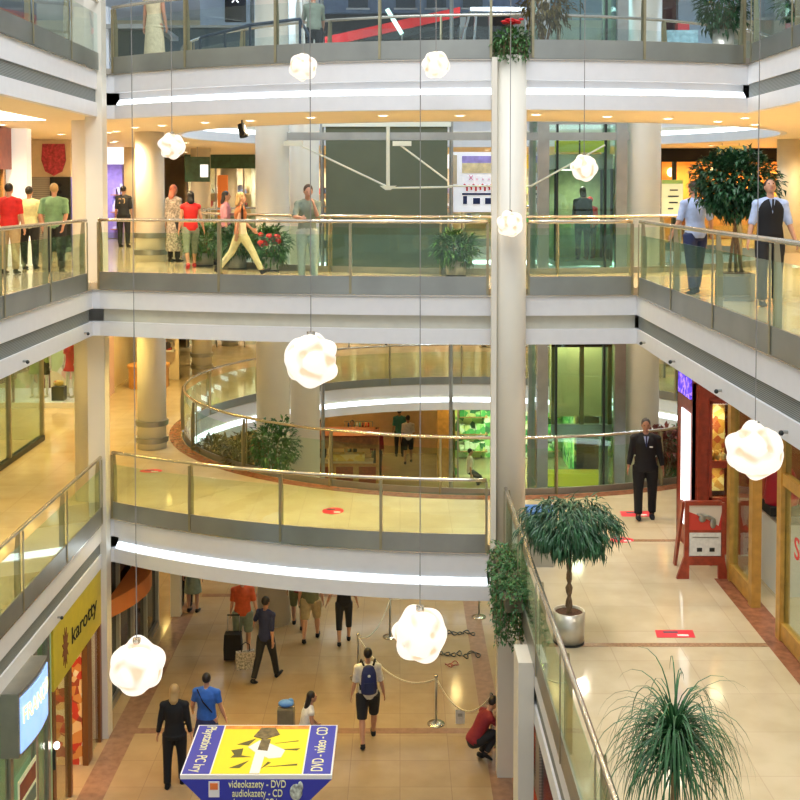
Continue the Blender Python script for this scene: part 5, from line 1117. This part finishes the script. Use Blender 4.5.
# stands on the uppermost gallery floor, left of the opening
pp = [Vector((v.x, 22.0, EYE+(v.z-EYE)*22.0/24.6)) for v in pp]; pp = [Vector((v.x*22.0/24.6, v.y, v.z)) for v in pp]
MB().tube(pp, .035, 8).build('handrail', bl, t)
for v in (pp[0], pp[1], pp[0].lerp(pp[1], .5), pp[1].lerp(pp[2], .5), pp[2], pp[3]): MB().tube([v, (v.x, v.y, Z)], .028, 8).build('post', bl, t)
A_, B_ = at(660, 30, 38), at(698, 46, 38); t = thing('service_counter', 'pale green counter with a red box on the uppermost storey right side', 'counter', (A_.x, 38, Z)); MB().b2(A_.x-.3, B_.x, 38, 38.8, Z, A_.z).build('body', mat('pale_teal', (.35, .5, .5), .5, noise=.3), t); MB().b2(B_.x-.7, B_.x-.3, 38, 38.4, A_.z, A_.z+.25).build('red_box', redm, t)
A_, B_ = at(658, 0, 39.5), at(676, 28, 39.5); one(MB().b2(A_.x, B_.x, 39.5, 40, Z, 8.9), 'doorway_panel', mat('dark_maroon', (.10, .02, .03), .5), 'dark maroon doorway panel on the uppermost storey right side', 'panel')
A_, B_ = at(684, 0, 39.5), at(704, 28, 39.5); one(MB().b2(A_.x-.2, B_.x+.8, 39.5, 40, Z, 8.9), 'wall_panel', lb, 'pale blue wall panel right of the maroon doorway, uppermost storey', 'panel')

# ------------------------------------------------------------------ ground floor kiosk
zr = Z0+2.3
c0, c1, c2, c3 = on(184, 775, zr), on(333, 775, zr), on(337, 725, zr), on(201, 725, zr)
kx0, kx1, ky0, ky1 = -3.07, -.95, c0.y, c3.y
t = thing('sales_kiosk', 'sales kiosk with a blue and yellow printed roof and blue front board', 'kiosk', ((kx0+kx1)/2, (ky0+ky1)/2, Z0))
kb = mat('kiosk_blue', (.03, .04, .42), .45); ky = mat('kiosk_yellow', (.92, .72, .03), .45); ko = mat('kiosk_orange', (.85, .28, .05), .5, noise=.4, nscale=10); kw = mat('kiosk_white', (.82, .82, .85), .5)
ptx = mat('print_pale', (.85, .85, .45), .5)
MB().b2(kx0, kx1, ky0, ky1, zr-.06, zr).build('roof_panel', kw, t); zt = zr
def top(u0, u1, v0, v1, nm, m, dz=.006): return MB().b2(kx0+(kx1-kx0)*u0, kx0+(kx1-kx0)*u1, ky0+(ky1-ky0)*v0, ky0+(ky1-ky0)*v1, zt, zt+dz).build(nm, m, t)
top(.01, .19, .02, .98, 'blue_side', kb); top(.81, .99, .02, .98, 'blue_side', kb); top(.20, .80, .02, .90, 'yellow_field', ky); top(.20, .80, .90, .98, 'orange_strip', ko)
W_, D_ = kx1-kx0, ky1-ky0
def TP(u, v, dz=.010): return (kx0+W_*u, ky0+D_*v, zt+dz)
text('Playstation - PC hry', .22, Matrix.Translation(TP(.10, .5, .008)) @ Matrix.Rotation(R(-90), 4, 'Z'), ptx, t, wmax=1.3, ext=.002)
text('DVD - video - CD', .24, Matrix.Translation(TP(.90, .5, .008)) @ Matrix.Rotation(R(90), 4, 'Z'), ptx, t, wmax=1.25, ext=.002)
def tp(poly, nm, m, dz=.010): mb = MB(); mb.prism([(kx0+W_*u, ky0+D_*v) for u, v in poly], 'z', zt+.006, zt+dz); return mb.build(nm, m, t)
dko = mat('print_olive', (.10, .09, .03), .6)
tp([(.32, .58), (.44, .70), (.40, .56)], 'arrow_mark', dko); tp([(.29, .46), (.37, .50), (.37, .36), (.44, .33), (.30, .32), (.32, .38)], 'arrow_mark', dko); tp([(.31, .12), (.43, .26), (.38, .12)], 'arrow_mark', dko)
tp([(.58, .60), (.74, .66), (.74, .645)], 'arrow_mark', dko); tp([(.62, .48), (.76, .50), (.74, .46)], 'arrow_mark', dko); tp([(.55, .14), (.76, .20), (.76, .17)], 'arrow_mark', dko); tp([(.52, .10), (.56, .24), (.58, .22)], 'arrow_mark', dko)
tp([(.40, .52), (.47, .66), (.50, .55), (.52, .62), (.66, .46), (.64, .32), (.56, .30), (.47, .40)], 'pale_figure', kw, .014); tp([(.455, .02), (.52, .02), (.53, .46), (.46, .46)], 'pale_handle', kw, .016)
tp([(.42, .74), (.46, .92), (.56, .92), (.60, .78), (.50, .68)], 'dark_head', mat('print_brown', (.16, .12, .06), .6, noise=.5, nscale=14), .016); tp([(.47, .46), (.54, .44), (.545, .68), (.48, .68)], 'dark_body', MATS['print_brown'], .018)
# front board, an inverted trapezoid
mb = MB(); mb.prism([(kx0, zr-.06), (kx1, zr-.06), (kx1-.86, zr-.90), (kx0+.84, zr-.90)], 'y', ky0+.0, ky0+.05); mb.build('front_board', kb, t)
for k, s_ in enumerate(('videokazety - DVD', 'audiokazety - CD', 'playstation - PC hry')): text(s_, .145, TM(((kx0+kx1)/2+.02, ky0-.008, zr-.13-.13*k)), ptx, t, wmax=(.80, .70, .76)[k], ext=.006)
MB().b2(kx0+.40, kx0+.55, ky0-.012, ky0, zr-.31, zr-.09).build('badge', kw, t); MB().b2(kx0+.42, kx0+.53, ky0-.018, ky0-.012, zr-.20, zr-.11).build('badge_mark', mat('print_orange', (.8, .2, .05), .5), t)
mb = MB(); mb.ell((kx1-.50, ky0-.01, zr-.24), (.09, .012, .12), 12); mb.ell((kx1-.44, ky0-.012, zr-.16), (.04, .012, .08), 8); mb.build('badge', mat('print_silver', (.5, .55, .5), .4, noise=.6, nscale=18), t, True)
MB().b2(kx0+.5, kx1-.62, ky0+.25, ky1-.2, Z0, Z0+1.05).build('counter', kb, t); MB().b2(kx0+.45, kx1-.55, ky0+.2, ky1-.15, Z0+1.05, Z0+1.1).build('counter_top', kw, t)
for x in (kx0+.55, kx1-.67):
    for y in (ky0+.3, ky1-.25): MB().b2(x-.03, x+.03, y-.03, y+.03, Z0+1.1, zr-.06).build('post', steel, t)
# carton with a blue bag beside the seated girl
p = on(289, 752, Z0); t = thing('cardboard_box', 'tall grey brown carton beside the seated girl', 'box', (p.x, p.y, Z0)); MB().b2(-.2, .1, -.15, .15, 0, .86).build('carton', mat('carton', (.18, .15, .09), .8, noise=.2), t, False, True); MB().b2(-.2, .1, -.02, .02, .86, .863).build('tape', beige, t, False, True)
t = thing('blue_bag', 'blue plastic bag lying on the tall carton', 'bag', (p.x-.05, p.y, Z0+.863)); mb = MB(); mb.ell((0, 0, .06), (.15, .12, .06), 12); mb.ell((.08, .03, .09), (.06, .05, .05), 8); mb.build('body', mat('plastic_blue', (.08, .25, .65), .35, bump=.4), t, True, True)
# ------------------------------------------------------------------ rope barriers
SP = [((436, 724), 'front stanchion of the rope barrier with a round foot'), ((491, 744), 'stanchion standing behind the crouching man'), ((358, 678), 'stanchion hidden behind the young man with the backpack'), ((390, 637), 'stanchion left of the lowest round lamp'), ((479, 617), 'farthest stanchion near the central column foot')]
tops = []; proto = None
for (px, py), lab in SP:
    p = on(px, py, Z0)
    if proto is None:
        proto = thing('rope_stanchion', lab, 'barrier post', (p.x, p.y, Z0), group='stanchions of the rope barrier')
        MB()._lathe(0, 0, [(0, 0), (.17, 0), (.17, .015), (.05, .035), (0, .035)], 28, 0).build('foot', rail_m, proto, True, True); MB().cyl(0, 0, .03, .92, .024, 14).build('post', steel, proto, True, True); MB().ell((0, 0, .95), (.035, .035, .035), 12).build('knob', rail_m, proto, True, True)
        o = proto
    else: o = copy_tree(proto); o['label'] = lab; o.location = (p.x, p.y, Z0)
    tops.append(Vector((p.x, p.y, Z0+.88)))
rope_m = mat('rope', (.62, .55, .40), .8, noise=.2, nscale=40)
def rope(a, b_, sag, lab, r=.016):
    d = (b_-a); d.z = 0; d = d.normalized()*.03; a = a+d; b_ = b_-d
    one(MB().tube([a.lerp(b_, k/14)+Vector((0, 0, -sag*4*(k/14)*(1-k/14))) for k in range(15)], r, 6), 'barrier_rope', rope_m, lab, 'rope', None, True)
rope(tops[0], tops[1], .42, 'slack rope between the front stanchion and the crouching man'); rope(tops[2], tops[0], .40, 'slack rope from the backpack man to the front stanchion'); rope(tops[2], tops[3], .3, 'short rope between the backpack man and the lamp hidden stanchion'); rope(tops[3], tops[4], .1, 'nearly straight rope joining the two farthest stanchions')
m_ = tops[0].lerp(tops[1], .45)+Vector((0, 0, -.42)); t = thing('paper_note', 'white paper note hanging on the slack front rope', 'note', m_); MB().b2(-.09, .09, -.004, .004, -.28, -.01).build('sheet', wht, t, False, True); MB().b2(-.05, .04, -.006, -.004, -.14, -.08).build('print', steel, t, False, True)
def tangle(label, px, py, m, n=7, sc_=1.0):
    p = on(px, py, Z0); t = thing('metal_chain', label, 'chain', (p.x, p.y, Z0)); mb = MB()
    for i in range(n):
        cx, cy, a, r1, r2 = (i-n/2)*.13*sc_, random.uniform(-.12, .12), random.uniform(0, PI), random.uniform(.07, .13), random.uniform(.04, .08)
        mb.tube([(cx+math.cos(a)*math.cos(2*PI*k/12)*r1-math.sin(a)*math.sin(2*PI*k/12)*r2, cy+math.sin(a)*math.cos(2*PI*k/12)*r1+math.cos(a)*math.sin(2*PI*k/12)*r2, .015+.02*(1+math.sin(k+i))) for k in range(13)], .012, 6)
    mb.build('links', m, t, True, True)
tangle('dark tangle of metal links on the floor, upper one inside the rope barrier', 458, 633, dark, 7); tangle('second dark tangle of links just below the upper one', 462, 656, dark, 7, 1.1); tangle('small reddish ring of links on the floor inside the rope barrier', 455, 667, mat('rust_red', (.35, .08, .04), .5), 2)
# ------------------------------------------------------------------ small things on the lowest gallery
def sticker(label, px, py, z, w_, d_, rz=0, rnd=False):
    p = on(px, py, z); t = thing('floor_sticker', label, 'sticker', (p.x, p.y, z+.002), R(rz))
    mb = MB()
    if rnd: mb._lathe(0, 0, [(0, 0), (.5, 0), (.5, .003), (0, .003)], 28, 0); mb.v = [Vector((v.x*w_, v.y*d_, v.z)) for v in mb.v]
    else: mb.prism([(-w_/2-.03, -d_/2), (w_/2, -d_/2), (w_/2+.03, d_/2), (-w_/2, d_/2)], 'z', 0, .003)
    mb.build('sheet', mat('sticker_red', (.70, .03, .05), .4), t, False, True)
    MB().b2(.02, w_*.35, -d_*.32, -d_*.1, .003, .004).build('white_print', wht, t, False, True); MB().b2(-w_*.3, w_*.1, d_*.1, d_*.3, .003, .004).build('grey_print', MATS['vent_dark'], t, False, True)
sticker('red floor sticker near the brown stripe on the cream gallery floor', 675, 634, ZL[1], .50, .26)
sticker('red floor sticker between the ficus crown and the guard', 622, 540, ZL[1], .42, .30, 0, True); sticker('red floor sticker under the security guard', 636, 514, ZL[1], .55, .35)
sticker('red round floor sticker on the curved lowest bridge', 333, 511, ZL[1], .42, .42, 0, True); sticker('red floor sticker near the ringed column on the lowest bridge', 151, 471, ZL[1], .5, .3, 0, True)
p = on(531, 560, ZL[1]); t = thing('litter_bin', 'grey litter bin with a blue lid behind the ficus crown', 'bin', (2.32, 18.0, ZL[1])); MB().b2(-.2, .2, -.18, .18, 0, .82).build('body', steel, t, False, True); MB().b2(-.23, .23, -.21, .21, .82, .93).build('lid', mat('lid_blue', (.08, .22, .50), .4), t, False, True)
t = thing('door_wedge_sign', 'small green and white folded card on the gold shop floor', 'sign', (5.05+.35, 15.7, ZL[1])) if False else None
# small fixings on the gallery fascias
pr = None
for l, xs, ys, sgn in ((2, XL, (10, 13.2, 16.4, 19.6), 1), (1, XL, (11.5, 14.7, 17.9), 1), (2, XR[2], (9.2, 11.6, 14.0, 16.4, 18.4), -1)):
    for y in ys:
        if pr is None:
            pr = thing('spotlight_bracket', 'tiny metal spotlight bracket on a white gallery fascia', 'bracket', (0, 0, 0), group='tiny brackets on the white gallery fascias'); MB().tube([(0, 0, 0), (.06, 0, 0)], .018, 8).build('stem', steel, pr, False, True); MB().ell((.07, 0, -.01), (.03, .03, .03), 8).build('head', dark, pr, True, True); o = pr
        else: o = copy_tree(pr)
        o.location = (xs, y, ZL[l]-.86); o.rotation_euler = (0, 0, 0 if sgn > 0 else PI)
# black spotlight hanging under the uppermost ceiling
p = at(249, 132, 22.6); t = thing('stage_spotlight', 'black spotlight hanging from the uppermost ceiling left of the truss', 'spotlight', (p.x, 21.6, ZC)); MB().tube([(p.x, 21.6, ZC+.01), (p.x, 21.6, ZC-.12)], .02).build('yoke', dark, t); MB().loft([(p.x-.02, 21.6, ZC-.08), (p.x+.05, 21.55, ZC-.33)], [.07, .09], None, 14).build('barrel', black, t)
